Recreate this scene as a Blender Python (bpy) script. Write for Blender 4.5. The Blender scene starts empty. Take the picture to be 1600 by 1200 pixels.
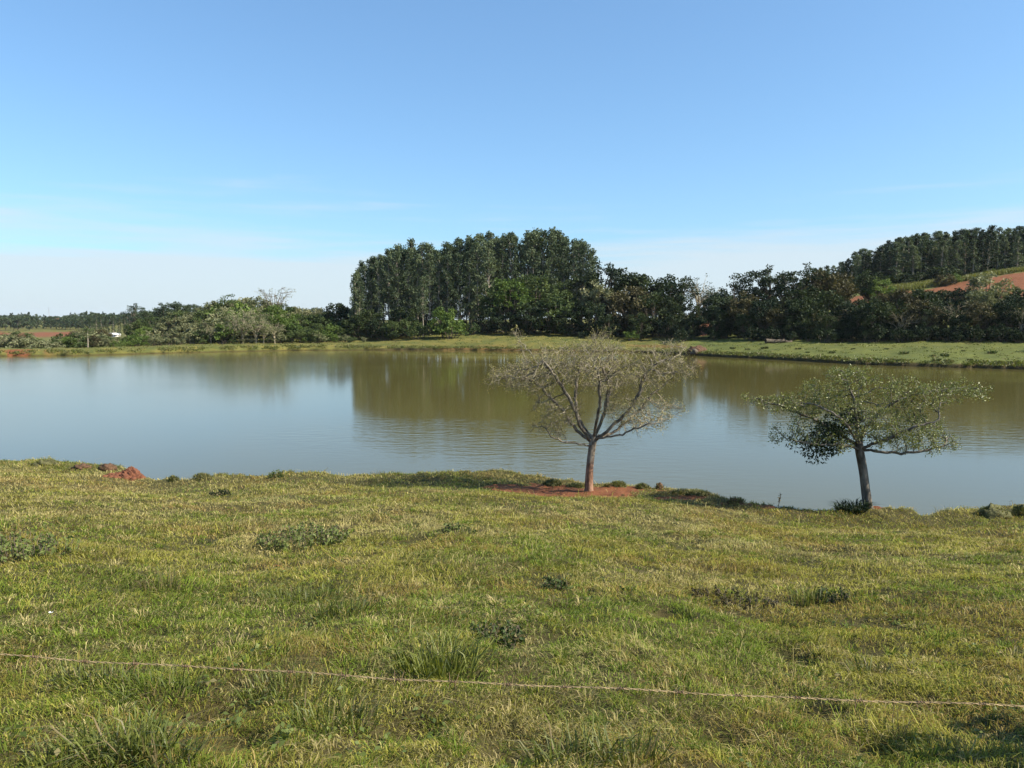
import bpy, math, random
import numpy as np
from mathutils import Vector

C = bpy.context.scene.collection
SC = bpy.context.scene
random.seed(7)
RNG = np.random.default_rng(11)
R = math.radians

# ------------------------------------------------------------------ camera, sky, sun, exposure
CAM_Z = 6.0
FPX = 1200.0                       # focal length in pixels of a 1600 x 1200 picture
PITCH = math.atan(103 / FPX)
cam_d = bpy.data.cameras.new('camera')
cam_d.sensor_width = 36.0
cam_d.lens = 36.0 * FPX / 1600.0
cam_d.clip_start = 0.05
cam_d.clip_end = 20000
cam = bpy.data.objects.new('camera', cam_d)
C.objects.link(cam)
cam.location = (0, 0, CAM_Z)
cam.rotation_euler = (R(90) - PITCH, 0, 0)
SC.camera = cam

SUN_EL, SUN_AZ = R(39), R(106)     # azimuth clockwise from +Y (the way the camera looks)
world = bpy.data.worlds.new('World')
SC.world = world
world.use_nodes = True
wn, wl = world.node_tree.nodes, world.node_tree.links
wn.clear()
w_out = wn.new('ShaderNodeOutputWorld')
w_bg = wn.new('ShaderNodeBackground')
w_bg.inputs['Strength'].default_value = 0.118
w_sky = wn.new('ShaderNodeTexSky')
w_sky.sky_type = 'NISHITA'
w_sky.sun_disc = False
w_sky.sun_elevation = SUN_EL
w_sky.sun_rotation = SUN_AZ
w_sky.altitude = 300
w_sky.air_density = 1.0
w_sky.dust_density = 1.2
w_sky.ozone_density = 2.0
w_tc = wn.new('ShaderNodeTexCoord')
w_sep = wn.new('ShaderNodeSeparateXYZ')
wl.new(w_tc.outputs['Generated'], w_sep.inputs[0])
# thin high stratus low above the horizon, all the way round
w_map = wn.new('ShaderNodeMapping')
w_map.inputs['Scale'].default_value = (1.6, 1.6, 26.0)
wl.new(w_tc.outputs['Generated'], w_map.inputs['Vector'])
w_noise = wn.new('ShaderNodeTexNoise')
w_noise.inputs['Scale'].default_value = 1.6
w_noise.inputs['Detail'].default_value = 6
w_noise.inputs['Roughness'].default_value = 0.55
wl.new(w_map.outputs['Vector'], w_noise.inputs['Vector'])
w_add = wn.new('ShaderNodeMath'); w_add.operation = 'MULTIPLY_ADD'
w_add.inputs[1].default_value = -0.24
wl.new(w_noise.outputs['Fac'], w_add.inputs[0])
wl.new(w_sep.outputs['Z'], w_add.inputs[2])
w_ramp = wn.new('ShaderNodeMapRange')
w_ramp.interpolation_type = 'SMOOTHSTEP'
w_ramp.inputs['From Min'].default_value = -0.06
w_ramp.inputs['From Max'].default_value = 0.022
w_ramp.inputs['To Min'].default_value = 0.82
w_ramp.inputs['To Max'].default_value = 0.0
wl.new(w_add.outputs[0], w_ramp.inputs['Value'])
w_tint = wn.new('ShaderNodeMix'); w_tint.data_type = 'RGBA'; w_tint.blend_type = 'MULTIPLY'
w_tint.inputs['Factor'].default_value = 1.0
w_tint.inputs['B'].default_value = (0.79, 1.10, 1.335, 1)
w_gam = wn.new('ShaderNodeGamma')
w_gam.inputs['Gamma'].default_value = 0.78
wl.new(w_sky.outputs['Color'], w_gam.inputs['Color'])
wl.new(w_gam.outputs['Color'], w_tint.inputs['A'])
w_mix = wn.new('ShaderNodeMix'); w_mix.data_type = 'RGBA'
w_mix.inputs['B'].default_value = (3.30, 3.78, 4.12, 1)
wl.new(w_tint.outputs['Result'], w_mix.inputs['A'])
wl.new(w_ramp.outputs['Result'], w_mix.inputs['Factor'])
wl.new(w_mix.outputs['Result'], w_bg.inputs['Color'])
wl.new(w_bg.outputs[0], w_out.inputs['Surface'])

sun_d = bpy.data.lights.new('sun', 'SUN')
sun_d.energy = 5.0
sun_d.angle = R(0.5)
sun_d.color = (1.0, 0.92, 0.76)
sun = bpy.data.objects.new('sun', sun_d)
C.objects.link(sun)
SV = Vector((math.sin(SUN_AZ) * math.cos(SUN_EL), math.cos(SUN_AZ) * math.cos(SUN_EL), math.sin(SUN_EL)))
sun.rotation_euler = SV.to_track_quat('Z', 'Y').to_euler()
sun.location = SV * 60

SC.view_settings.view_transform = 'Standard'
SC.view_settings.look = 'None'
SC.view_settings.exposure = 0.9
SC.view_settings.gamma = 1.0
SC.view_settings.use_curve_mapping = False
SC.render.engine = 'CYCLES'
SC.cycles.max_bounces = 6
SC.cycles.diffuse_bounces = 3
SC.cycles.glossy_bounces = 3
SC.cycles.transmission_bounces = 3
SC.cycles.transparent_max_bounces = 6

# ------------------------------------------------------------------ helpers
def at(px, py, Y):
    """world point seen at pixel (px, py) of the 1600 x 1200 photograph, at depth Y in front of the camera"""
    cx, cy = (px - 800) / FPX, (600 - py) / FPX
    s, c = math.sin(PITCH), math.cos(PITCH)
    d = (cx, c + cy * s, -s + cy * c)
    k = Y / d[1]
    return Vector((d[0] * k, Y, CAM_Z + d[2] * k))

def noise2(x, y, seed=0):
    xi, yi = np.floor(x).astype(np.int64), np.floor(y).astype(np.int64)
    xf, yf = x - xi, y - yi
    u, v = xf * xf * (3 - 2 * xf), yf * yf * (3 - 2 * yf)
    def h(i, j):
        n = (i * 374761393 + j * 668265263 + seed * 1442695041) & 0xffffffff
        n = ((n ^ (n >> 13)) * 1274126177) & 0xffffffff
        return ((n ^ (n >> 16)) & 0xffff) / 65535.0
    a, b = h(xi, yi), h(xi + 1, yi)
    c, d = h(xi, yi + 1), h(xi + 1, yi + 1)
    return (a * (1 - u) + b * u) * (1 - v) + (c * (1 - u) + d * u) * v

def fbm(x, y, seed=0, octv=4, gain=0.5):
    s, a, t = 0.0, 1.0, 0.0
    for k in range(octv):
        s = s + a * noise2(x * 2 ** k + 17.3 * k, y * 2 ** k - 9.1 * k, seed + k)
        t += a
        a *= gain
    return s / t

def smooth(a, b, x):
    t = np.clip((x - a) / (b - a), 0, 1)
    return t * t * (3 - 2 * t)

def mesh_np(name, verts, polys, col=None, smooth_shade=False):
    """polys: list of int arrays (n, k), every array holding faces of k corners"""
    me = bpy.data.meshes.new(name)
    verts = np.asarray(verts, np.float32)
    me.vertices.add(len(verts))
    me.vertices.foreach_set('co', verts.ravel())
    polys = [np.asarray(p, np.int32) for p in polys if len(p)]
    loops = np.concatenate([p.ravel() for p in polys])
    tot = np.concatenate([np.full(len(p), p.shape[1], np.int32) for p in polys])
    start = np.concatenate([[0], np.cumsum(tot)[:-1]]).astype(np.int32)
    me.loops.add(len(loops))
    me.loops.foreach_set('vertex_index', loops.astype(np.int32))
    me.polygons.add(len(tot))
    me.polygons.foreach_set('loop_start', start)
    me.polygons.foreach_set('loop_total', tot)
    if smooth_shade:
        me.polygons.foreach_set('use_smooth', np.ones(len(tot), bool))
    if col is not None:
        a = me.attributes.new('tone', 'FLOAT_COLOR', 'POINT')
        c4 = np.ones((len(verts), 4), np.float32)
        c4[:, :3] = col
        a.data.foreach_set('color', c4.ravel())
    me.update(calc_edges=True)
    me.validate()
    return me

def obj(name, me, mat=None, parent=None, loc=None):
    o = bpy.data.objects.new(name, me)
    C.objects.link(o)
    if mat is not None and me is not None:
        if len(me.materials) == 0:
            me.materials.append(mat)
        elif me.materials[0] is not mat:
            o.material_slots[0].link = 'OBJECT'
            o.material_slots[0].material = mat
    if parent is not None:
        o.parent = parent
    if loc is not None:
        o.location = loc
    return o

def tag(o, label=None, cat=None, group=None, kind=None):
    if label: o['label'] = label
    if cat: o['category'] = cat
    if group: o['group'] = group
    if kind: o['kind'] = kind
    return o

def thing(name, label, cat, loc=(0, 0, 0), rotz=0.0, group=None, scale=None):
    o = bpy.data.objects.new(name, None)
    C.objects.link(o)
    o.empty_display_size = 0.2
    o.location = loc
    o.rotation_euler = (0, 0, rotz)
    if scale is not None:
        o.scale = scale
    return tag(o, label, cat, group)

class MB:
    """collects vertices and faces (and a tone per vertex) into one mesh"""
    def __init__(self):
        self.v, self.q, self.t, self.c, self.n = [], [], [], [], 0
    def add(self, v, quads=None, tris=None, col=(1, 1, 1)):
        v = np.asarray(v, np.float64).reshape(-1, 3)
        self.v.append(v)
        if quads is not None and len(quads): self.q.append(np.asarray(quads, np.int64).reshape(-1, 4) + self.n)
        if tris is not None and len(tris): self.t.append(np.asarray(tris, np.int64).reshape(-1, 3) + self.n)
        c = np.asarray(col, np.float64)
        self.c.append(np.tile(c, (len(v), 1)) if c.ndim == 1 else c)
        self.n += len(v)
    def tube(self, pts, rad, k=6, col=(1, 1, 1), cap=True):
        pts = np.asarray(pts, np.float64)
        n = len(pts)
        rad = np.broadcast_to(np.asarray(rad, np.float64), (n,))
        t = np.gradient(pts, axis=0)
        t /= np.linalg.norm(t, axis=1)[:, None] + 1e-9
        ref = np.where(np.abs(t[:, 2:3]) < 0.9, np.array([[0, 0, 1.0]]), np.array([[1.0, 0, 0]]))
        a = np.cross(ref, t); a /= np.linalg.norm(a, axis=1)[:, None] + 1e-9
        for i in range(1, n):                                  # keep the frame from twisting
            p = a[i - 1] - t[i] * np.dot(a[i - 1], t[i])
            a[i] = p / (np.linalg.norm(p) + 1e-9)
        b = np.cross(t, a)
        ang = np.arange(k) * 2 * np.pi / k
        ring = a[:, None, :] * np.cos(ang)[None, :, None] + b[:, None, :] * np.sin(ang)[None, :, None]
        v = (pts[:, None, :] + ring * rad[:, None, None]).reshape(-1, 3)
        i, j = np.meshgrid(np.arange(n - 1), np.arange(k), indexing='ij')
        j2 = (j + 1) % k
        q = np.stack([i * k + j, i * k + j2, (i + 1) * k + j2, (i + 1) * k + j], -1).reshape(-1, 4)
        tr = None
        if cap and k > 2:
            top = (n - 1) * k
            tr = [(top, top + m, top + m + 1) for m in range(1, k - 1)]
        self.add(v, q, tr, col)
    def leaves(self, pos, axis, length, width, col, droop=0.0):
        """rhombic leaves: pos (n,3), axis (n,3) unit, each its own random roll"""
        n = len(pos)
        rnd = RNG.normal(size=(n, 3))
        side = np.cross(axis, rnd)
        side /= np.linalg.norm(side, axis=1)[:, None] + 1e-9
        length = np.broadcast_to(length, (n,))[:, None]
        width = np.broadcast_to(width, (n,))[:, None]
        mid = pos + axis * length * 0.45
        tip = pos + axis * length
        tip[:, 2] -= droop * length[:, 0]
        v = np.stack([pos, mid + side * width * 0.5, tip, mid - side * width * 0.5], 1).reshape(-1, 3)
        q = np.arange(n * 4).reshape(n, 4)
        c = np.repeat(np.broadcast_to(np.asarray(col), (n, 3)), 4, axis=0)
        self.add(v, q, None, c)
    def build(self, name, smooth_shade=False):
        polys = []
        if self.q: polys.append(np.concatenate(self.q))
        if self.t: polys.append(np.concatenate(self.t))
        return mesh_np(name, np.concatenate(self.v), polys, np.concatenate(self.c), smooth_shade)

def unit(v):
    return v / (np.linalg.norm(v, axis=-1, keepdims=True) + 1e-9)

# ------------------------------------------------------------------ materials
def new_mat(name):
    m = bpy.data.materials.new(name)
    m.use_nodes = True
    nt = m.node_tree
    nt.nodes.clear()
    return m, nt.nodes, nt.links

def N(nodes, t, **kw):
    n = nodes.new(t)
    for k, v in kw.items():
        if k in ('operation', 'data_type', 'blend_type', 'attribute_name', 'interpolation_type', 'noise_dimensions', 'clamp'):
            setattr(n, k, v)
        else:
            n.inputs[k].default_value = v
    return n

def mixc(nodes, links, fac, a, b, mode='MIX'):
    n = nodes.new('ShaderNodeMix'); n.data_type = 'RGBA'; n.blend_type = mode
    for sock, val in (('Factor', fac), ('A', a), ('B', b)):
        if isinstance(val, bpy.types.NodeSocket): links.new(val, n.inputs[sock])
        elif sock == 'Factor': n.inputs[sock].default_value = val
        else: n.inputs[sock].default_value = tuple(val) + (1,) if len(val) == 3 else val
    return n.outputs['Result']

def leaf_mat(name, dark, light, transl=0.25, rough=0.62, spec=0.16, obj_var=0.55, noise_scale=0.35):
    """foliage: two leaf colours, mixed per leaf (the tone attribute), per plant and by a slow noise"""
    m, n, l = new_mat(name)
    out = N(n, 'ShaderNodeOutputMaterial')
    att = N(n, 'ShaderNodeAttribute', attribute_name='tone')
    oi = N(n, 'ShaderNodeObjectInfo')
    sep = N(n, 'ShaderNodeSeparateColor')
    l.new(att.outputs['Color'], sep.inputs[0])
    ma = N(n, 'ShaderNodeMath', operation='MULTIPLY_ADD')
    ma.inputs[1].default_value = obj_var
    l.new(oi.outputs['Random'], ma.inputs[0])
    l.new(sep.outputs[0], ma.inputs[2])
    sub = N(n, 'ShaderNodeMath', operation='SUBTRACT', clamp=True) if False else N(n, 'ShaderNodeMath', operation='SUBTRACT')
    sub.use_clamp = True
    l.new(ma.outputs[0], sub.inputs[0]); sub.inputs[1].default_value = obj_var * 0.5
    col = mixc(n, l, sub.outputs[0], dark, light)
    col2 = mixc(n, l, sep.outputs[1], col, (0.20, 0.15, 0.075))       # G: dead or straw coloured share
    p = N(n, 'ShaderNodeBsdfPrincipled', Roughness=rough)
    p.inputs['Specular IOR Level'].default_value = spec
    l.new(col2, p.inputs['Base Color'])
    tr = N(n, 'ShaderNodeBsdfTranslucent')
    tcol = mixc(n, l, 1.0, col2, (1.25, 1.25, 0.6), 'MULTIPLY')
    l.new(tcol, tr.inputs['Color'])
    mx = N(n, 'ShaderNodeMixShader'); mx.inputs[0].default_value = transl
    l.new(p.outputs[0], mx.inputs[1]); l.new(tr.outputs[0], mx.inputs[2])
    l.new(mx.outputs[0], out.inputs['Surface'])
    return m

def bark_mat(name, a, b, scale=6.0, rough=0.9, bump=0.4, stretch=0.35):
    m, n, l = new_mat(name)
    out = N(n, 'ShaderNodeOutputMaterial')
    tc = N(n, 'ShaderNodeTexCoord')
    mp = N(n, 'ShaderNodeMapping'); mp.inputs['Scale'].default_value = (1, 1, stretch)
    l.new(tc.outputs['Object'], mp.inputs[0])
    no = N(n, 'ShaderNodeTexNoise', Scale=scale, Detail=6.0, Roughness=0.65)
    l.new(mp.outputs[0], no.inputs['Vector'])
    mr = N(n, 'ShaderNodeMapRange'); mr.inputs['From Min'].default_value = 0.38; mr.inputs['From Max'].default_value = 0.64
    l.new(no.outputs['Fac'], mr.inputs['Value'])
    att = N(n, 'ShaderNodeAttribute', attribute_name='tone')
    col = mixc(n, l, mr.outputs[0], a, b)
    col = mixc(n, l, 1.0, col, att.outputs['Color'], 'MULTIPLY')
    p = N(n, 'ShaderNodeBsdfPrincipled', Roughness=rough)
    p.inputs['Specular IOR Level'].default_value = 0.2
    l.new(col, p.inputs['Base Color'])
    bp = N(n, 'ShaderNodeBump', Strength=bump, Distance=0.03)
    l.new(no.outputs['Fac'], bp.inputs['Height'])
    l.new(bp.outputs[0], p.inputs['Normal'])
    l.new(p.outputs[0], out.inputs['Surface'])
    return m

def plain_mat(name, col, rough=0.8, var=0.25, scale=8.0, metallic=0.0, bump=0.0):
    m, n, l = new_mat(name)
    out = N(n, 'ShaderNodeOutputMaterial')
    tc = N(n, 'ShaderNodeTexCoord')
    no = N(n, 'ShaderNodeTexNoise', Scale=scale, Detail=5.0, Roughness=0.6)
    l.new(tc.outputs['Object'], no.inputs['Vector'])
    d = tuple(c * (1 - var) for c in col); b = tuple(min(1, c * (1 + var)) for c in col)
    mr = N(n, 'ShaderNodeMapRange'); mr.inputs['From Min'].default_value = 0.3; mr.inputs['From Max'].default_value = 0.7
    l.new(no.outputs['Fac'], mr.inputs['Value'])
    cc = mixc(n, l, mr.outputs[0], d, b)
    p = N(n, 'ShaderNodeBsdfPrincipled', Roughness=rough, Metallic=metallic)
    p.inputs['Specular IOR Level'].default_value = 0.25
    l.new(cc, p.inputs['Base Color'])
    if bump:
        bp = N(n, 'ShaderNodeBump', Strength=bump, Distance=0.05)
        l.new(no.outputs['Fac'], bp.inputs['Height']); l.new(bp.outputs[0], p.inputs['Normal'])
    l.new(p.outputs[0], out.inputs['Surface'])
    return m

M = {}
M['wood'] = leaf_mat('dark_wood_shade_leaves', (0.013, 0.025, 0.009), (0.050, 0.068, 0.022), transl=0.18)  # dark foliage, its colour lowered further to carry the wood's deep shade
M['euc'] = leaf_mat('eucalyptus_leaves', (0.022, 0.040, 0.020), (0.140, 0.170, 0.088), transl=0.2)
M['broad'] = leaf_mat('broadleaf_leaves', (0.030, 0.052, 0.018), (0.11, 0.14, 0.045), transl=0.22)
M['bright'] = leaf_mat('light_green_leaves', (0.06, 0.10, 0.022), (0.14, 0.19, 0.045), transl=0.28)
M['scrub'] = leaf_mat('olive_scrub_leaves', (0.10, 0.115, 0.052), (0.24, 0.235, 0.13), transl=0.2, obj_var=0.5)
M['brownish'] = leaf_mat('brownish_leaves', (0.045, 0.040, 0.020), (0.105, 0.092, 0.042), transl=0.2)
M['dark'] = leaf_mat('deep_green_shade_leaves', (0.010, 0.021, 0.009), (0.035, 0.052, 0.020), transl=0.15)  # deep green, with the woods' heavy shade put into the leaf colour too
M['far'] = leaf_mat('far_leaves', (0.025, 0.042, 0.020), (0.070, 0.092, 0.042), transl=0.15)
M['silver'] = leaf_mat('grey_green_leaves', (0.060, 0.078, 0.022), (0.21, 0.225, 0.075), transl=0.25, rough=0.45, spec=0.35)
M['bud'] = leaf_mat('olive_buds', (0.17, 0.165, 0.05), (0.33, 0.31, 0.12), transl=0.25)
M['weed'] = leaf_mat('weed_leaves', (0.055, 0.085, 0.022), (0.16, 0.19, 0.055), transl=0.25, rough=0.5)
M['grass'] = None
M['bark_euc'] = bark_mat('pale_bark', (0.20, 0.16, 0.12), (0.40, 0.35, 0.28), scale=2.0)
M['bark_dark'] = bark_mat('brown_bark', (0.06, 0.048, 0.035), (0.15, 0.12, 0.09), scale=4.0)
M['bark_grey'] = bark_mat('grey_lichen_bark', (0.075, 0.058, 0.044), (0.27, 0.235, 0.19), scale=9.0, bump=0.6)
M['bark_limb'] = bark_mat('brown_grey_limbs', (0.060, 0.048, 0.036), (0.25, 0.215, 0.17), scale=9.0, bump=0.5)
M['bark_leafy'] = bark_mat('dark_grey_bark', (0.060, 0.050, 0.040), (0.19, 0.165, 0.135), scale=8.0, bump=0.7)
M['twig'] = bark_mat('pale_twigs', (0.16, 0.135, 0.09), (0.33, 0.285, 0.195), scale=5.0, bump=0.0)
M['soil'] = plain_mat('red_soil', (0.15, 0.058, 0.031), rough=0.95, var=0.35, scale=7.0, bump=0.6)
M['rock'] = plain_mat('mossy_stone', (0.105, 0.10, 0.042), rough=0.95, var=0.6, scale=9.0, bump=1.0)
M['soil_dark'] = plain_mat('dark_earth', (0.10, 0.055, 0.032), rough=0.95, var=0.45, scale=6.0, bump=0.8)
M['white'] = plain_mat('white_sheet_roof', (0.72, 0.72, 0.70), rough=0.6, var=0.06)
M['plaster'] = plain_mat('pale_plaster', (0.6, 0.56, 0.5), rough=0.9, var=0.1)
M['tiles'] = plain_mat('red_roof_tiles', (0.32, 0.13, 0.08), rough=0.9, var=0.2)
M['metal'] = plain_mat('mast_steel', (0.25, 0.25, 0.26), rough=0.5, var=0.1, metallic=0.6)
M['barb'] = plain_mat('rusty_barb', (0.16, 0.10, 0.06), rough=0.7, var=0.4, scale=40.0, metallic=0.2)
M['wire'] = plain_mat('weathered_wire', (0.42, 0.30, 0.165), rough=0.6, var=0.45, scale=30.0, metallic=0.25)
M['post'] = plain_mat('weathered_wood', (0.20, 0.165, 0.13), rough=0.95, var=0.3, scale=9.0, bump=0.5)
M['petal'] = plain_mat('white_petals', (0.8, 0.8, 0.74), rough=0.7, var=0.05)

# ------------------------------------------------------------------ the lie of the land
def px2az(px):
    return np.arctan((np.asarray(px, float) - 800) / FPX)

# near bank: pixel column -> depth of its edge (bank top about 0.42 m above the water)
BANK_Z = 0.42
_edge = [(-400, 722), (0, 721), (70, 718), (150, 727), (180, 733), (215, 745), (235, 755), (265, 752), (300, 748), (350, 743), (430, 742),
         (500, 742), (600, 742), (650, 741), (720, 738), (790, 741), (840, 747), (880, 753), (920, 757), (1000, 760), (1060, 765),
         (1110, 772), (1135, 783), (1160, 789), (1200, 792), (1250, 796), (1300, 799), (1350, 798), (1400, 800), (1450, 808), (1490, 806),
         (1540, 799), (1600, 797), (2000, 795)]
_e_az = px2az([p for p, _ in _edge])
_e_d = np.array([FPX * (CAM_Z - BANK_Z) / (y - 497) for _, y in _edge])
_e_r = _e_d / np.cos(_e_az)
_e_az = np.concatenate([[-R(179)], [-R(80)], _e_az, [R(80)], [R(179)]])
_e_r = np.concatenate([[34.], [36.], _e_r, [30.], [34.]])
def edge_r(az):
    return np.interp(az, _e_az, _e_r)

# far land: per pixel column eight knots of (depth, height), the first is the shoreline
_far = {
    -300: [(112, .35), (114, .9), (121, .9), (132, -.5), (420, -5.0), (560, -3.3), (900, 4), (5000, -30)],
    0:    [(121, .35), (123, 1.0), (129, .95), (140, -.5), (440, -5.8), (560, -3.3), (900, 3.2), (5000, -30)],
    120:  [(123, .35), (125, 1.0), (131, .95), (142, -.2), (440, -5.4), (560, -3.3), (900, 4), (5000, -30)],
    300:  [(134, .35), (136, 1.0), (142, 1.0), (155, 0.9), (190, 3.4), (400, 3), (900, 4), (5000, -30)],
    450:  [(142, .35), (144, 1.0), (150, 1.0), (160, 1.0), (190, 2.8), (400, 3), (900, 4), (5000, -30)],
    590:  [(144, .35), (146, .8), (154, 1.0), (165, 1.4), (190, 2.5), (300, 4), (900, 4), (5000, -30)],
    720:  [(143, .35), (145, .7), (158, 2.3), (168, 2.9), (190, 2.6), (300, 4), (900, 4), (5000, -30)],
    850:  [(139, .35), (141, .7), (156, 2.3), (168, 2.9), (190, 3), (300, 5), (900, 4), (5000, -30)],
    1000: [(135, .30), (137, .5), (152, 1.6), (160, 2.1), (185, 4), (300, 6), (900, 4), (5000, -30)],
    1080: [(124, .35), (125.5, .7), (140, 1.8), (150, 2.3), (185, 6.3), (300, 7), (900, 6), (5000, -30)],
    1105: [(121, .35), (122.5, .7), (138, 1.8), (147, 2.3), (185, 7.4), (300, 8), (900, 6), (5000, -30)],
    1200: [(112, .35), (113.2, .7), (128, 2.0), (136, 2.5), (183, 9), (300, 12), (900, 8), (5000, -30)],
    1340: [(99.5, .35), (100.6, .7), (118, 2.0), (128, 2.7), (190, 11.8), (300, 16), (900, 8), (5000, -30)],
    1450: [(94.5, .35), (95.6, .7), (112, 2.2), (122, 3.0), (190, 14.4), (300, 20), (900, 10), (5000, -30)],
    1600: [(89.5, .35), (90.6, .7), (106, 2.2), (118, 3.2), (190, 17.6), (300, 24), (900, 12), (5000, -30)],
    1900: [(80, .35), (81, .7), (98, 2.2), (112, 3.6), (190, 20), (300, 27), (900, 14), (5000, -30)],
}
_f_px = np.array(sorted(_far))
_f_az = px2az(_f_px)
_f_r = np.array([[d / math.cos(a) for d, _ in _far[p]] for p, a in zip(_f_px, _f_az)])
_f_z = np.array([[z for _, z in _far[p]] for p in _f_px])
def _wrap(side):
    rr = [48, 50, 58, 75, 190, 400, 900, 5000]
    zz = [.35, .9, 1.8, 2.5, 4, 5, 5, -30]
    return rr, zz
_lr, _lz = _wrap(-1)
_f_az = np.concatenate([[-R(179)], [-R(82)], _f_az, [R(82)], [R(179)]])
_f_r = np.vstack([_lr, _lr, _f_r, _lr, _lr])
_f_z = np.vstack([_lz, _lz, _f_z, _lz, _lz])
def far_knots(az):
    r = np.stack([np.interp(az, _f_az, _f_r[:, k]) for k in range(8)], -1)
    z = np.stack([np.interp(az, _f_az, _f_z[:, k]) for k in range(8)], -1)
    return r, z
def shore_wiggle(az):
    return (fbm(az * 90, az * 0 + 3.1, 5, 4) - 0.5) * 1.6
def edge_wiggle(az):
    return (fbm(az * 60, az * 0 + 8.3, 9, 4) - 0.5) * 1.0

BARE_D = 24.0
SOIL_SPOTS = [  # x, y, rx, ry, strength: bare red earth
    (1.5, 24.0, 2.4, 1.5, 1.25), (3.2, 24.6, 1.5, 0.9, .9), (-13.15, 26.9, 0.6, .7, 1.1), (-0.2, 24.6, 1.0, .6, .9), (5.3, 23.5, 1.0, .4, .7),
    (-3.02, 10.05, 0.28, .12, .8), (10.5, 22.3, 0.5, .35, 1.0),
    (7.3, 22.6, 0.8, .25, .5)]
_hr = np.random.default_rng(77)
HOLES = [(_hr.uniform(-.58, .58) * d_, d_, _hr.uniform(.08, .2) * (1 + d_ / 12), _hr.uniform(.05, .10)) for d_ in _hr.uniform(4, 15, 26)] + [  # x, y, radius, depth: hoof-trodden hollows
    (0.96, 5.75, .11, .12), (-.73, 5.28, .16, .10), (2.05, 5.0, .22, .07), (2.45, 6.4, .2, .08), (.35, 6.0, .3, .06), (-2.9, 10.05, .18, .10),
    (1.25, 4.35, .2, .08), (2.1, 4.35, .22, .08), (-.55, 4.1, .2, .08), (.0, 3.95, .25, .09), (2.5, 8.3, .35, .08), (1.62, 7.7, .3, .09), (3.6, 9.2, .4, .09),
    (3.3, 6.9, .3, .08), (2.95, 7.9, .3, .07), (-1.5, 3.95, .2, .10), (-1.9, 4.3, .22, .06), (4.6, 12.0, .5, .1), (3.0, 13.5, .6, .09), (5.9, 14, .6, .1)]

def soil_mask(x, y):
    s = np.zeros_like(x)
    n = fbm(x * 2.2, y * 2.2, 21, 4)
    for (a, b, rx, ry, st) in SOIL_SPOTS:
        q = 1 - np.sqrt(((x - a) / rx) ** 2 + ((y - b) / ry) ** 2)
        s = np.maximum(s, smooth(-0.08, 0.22, q * st + (n - 0.5) * 1.1 * (q > -0.5)))
    return s

_s_az = np.linspace(-math.pi, math.pi, 1441)
_s_k = np.exp(-(np.arange(-40, 41) / 18.0) ** 2); _s_k /= _s_k.sum()
_s_r = np.convolve(np.pad(np.interp(_s_az, _e_az, _e_r), 40, mode='edge'), _s_k, 'valid')
def near_z(x, y, az, r, e):
    es = np.interp(az, _s_az, _s_r)                             # the slope ignores the bank's small bays
    t = np.clip(r / es, 0, 1.2)
    z = 4.42 + (BANK_Z + .06 - 4.42) * t / .90                   # the slope runs out into a narrow level strip
    z = BANK_Z + .5 * ((z - BANK_Z) + np.sqrt((z - BANK_Z) ** 2 + .05)) - .06
    z = z + (BANK_Z - z) * smooth(e - 3.0, e, r)
    fade = smooth(0, 3, r)
    z = z + fade * ((fbm(x * .35, y * .35, 1, 3) - .5) * .30 + (fbm(x * 1.6, y * 1.6, 2, 3) - .5) * .11 + (fbm(x * 4, y * 4, 3, 3) - .5) * .085)
    for (a, b, rad, dep) in HOLES:
        z = z - dep * np.exp(-(((x - a) ** 2 + (y - b) ** 2) / (rad * rad)) ** 1.5)
    return z

def ground_z(x, y):
    """height of the finished ground; x, y arrays or floats"""
    sc = np.isscalar(x)
    x = np.atleast_1d(np.asarray(x, float)); y = np.atleast_1d(np.asarray(y, float))
    az, r = np.arctan2(x, y), np.hypot(x, y)
    e = edge_r(az) + edge_wiggle(az)
    kr, kz = far_knots(az)
    kr = kr + shore_wiggle(az)[:, None] * np.array([1, 1, .3, 0, 0, 0, 0, 0])
    lake = smooth(R(82), R(70), np.abs(az))
    bed = -1.4 * lake + 1.6 * (1 - lake)
    zn = near_z(x, y, az, r, e)
    zb = near_z(x, y, az, np.minimum(r, e), e)
    under = zb + (bed - zb) * smooth(0.0, 1.3, r - e)
    zf = np.zeros_like(r)
    for k in range(7):
        t = np.clip((r - kr[:, k]) / (kr[:, k + 1] - kr[:, k]), 0, 1)
        seg = kz[:, k] + (kz[:, k + 1] - kz[:, k]) * t
        zf = np.where(r >= kr[:, k], seg, zf)
    amp = smooth(0, 12, r - kr[:, 0])
    rough_ = (fbm(x * .5, y * .5, 31, 3) - .5) * .22 + (fbm(x * .07, y * .07, 33, 3) - .5) * 1.2 * smooth(20, 60, r - kr[:, 0])
    zf = zf + amp * rough_ + (fbm(x * 1.4, y * 1.4, 35, 2) - .5) * .16
    s = smooth(kr[:, 0] - 1.1, kr[:, 0], r)
    z = np.where(r < e, zn, np.where(r < kr[:, 0], under + (zf - under) * s, zf))
    return float(z[0]) if sc else z

def G(x, y):
    return ground_z(float(x), float(y))

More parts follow.
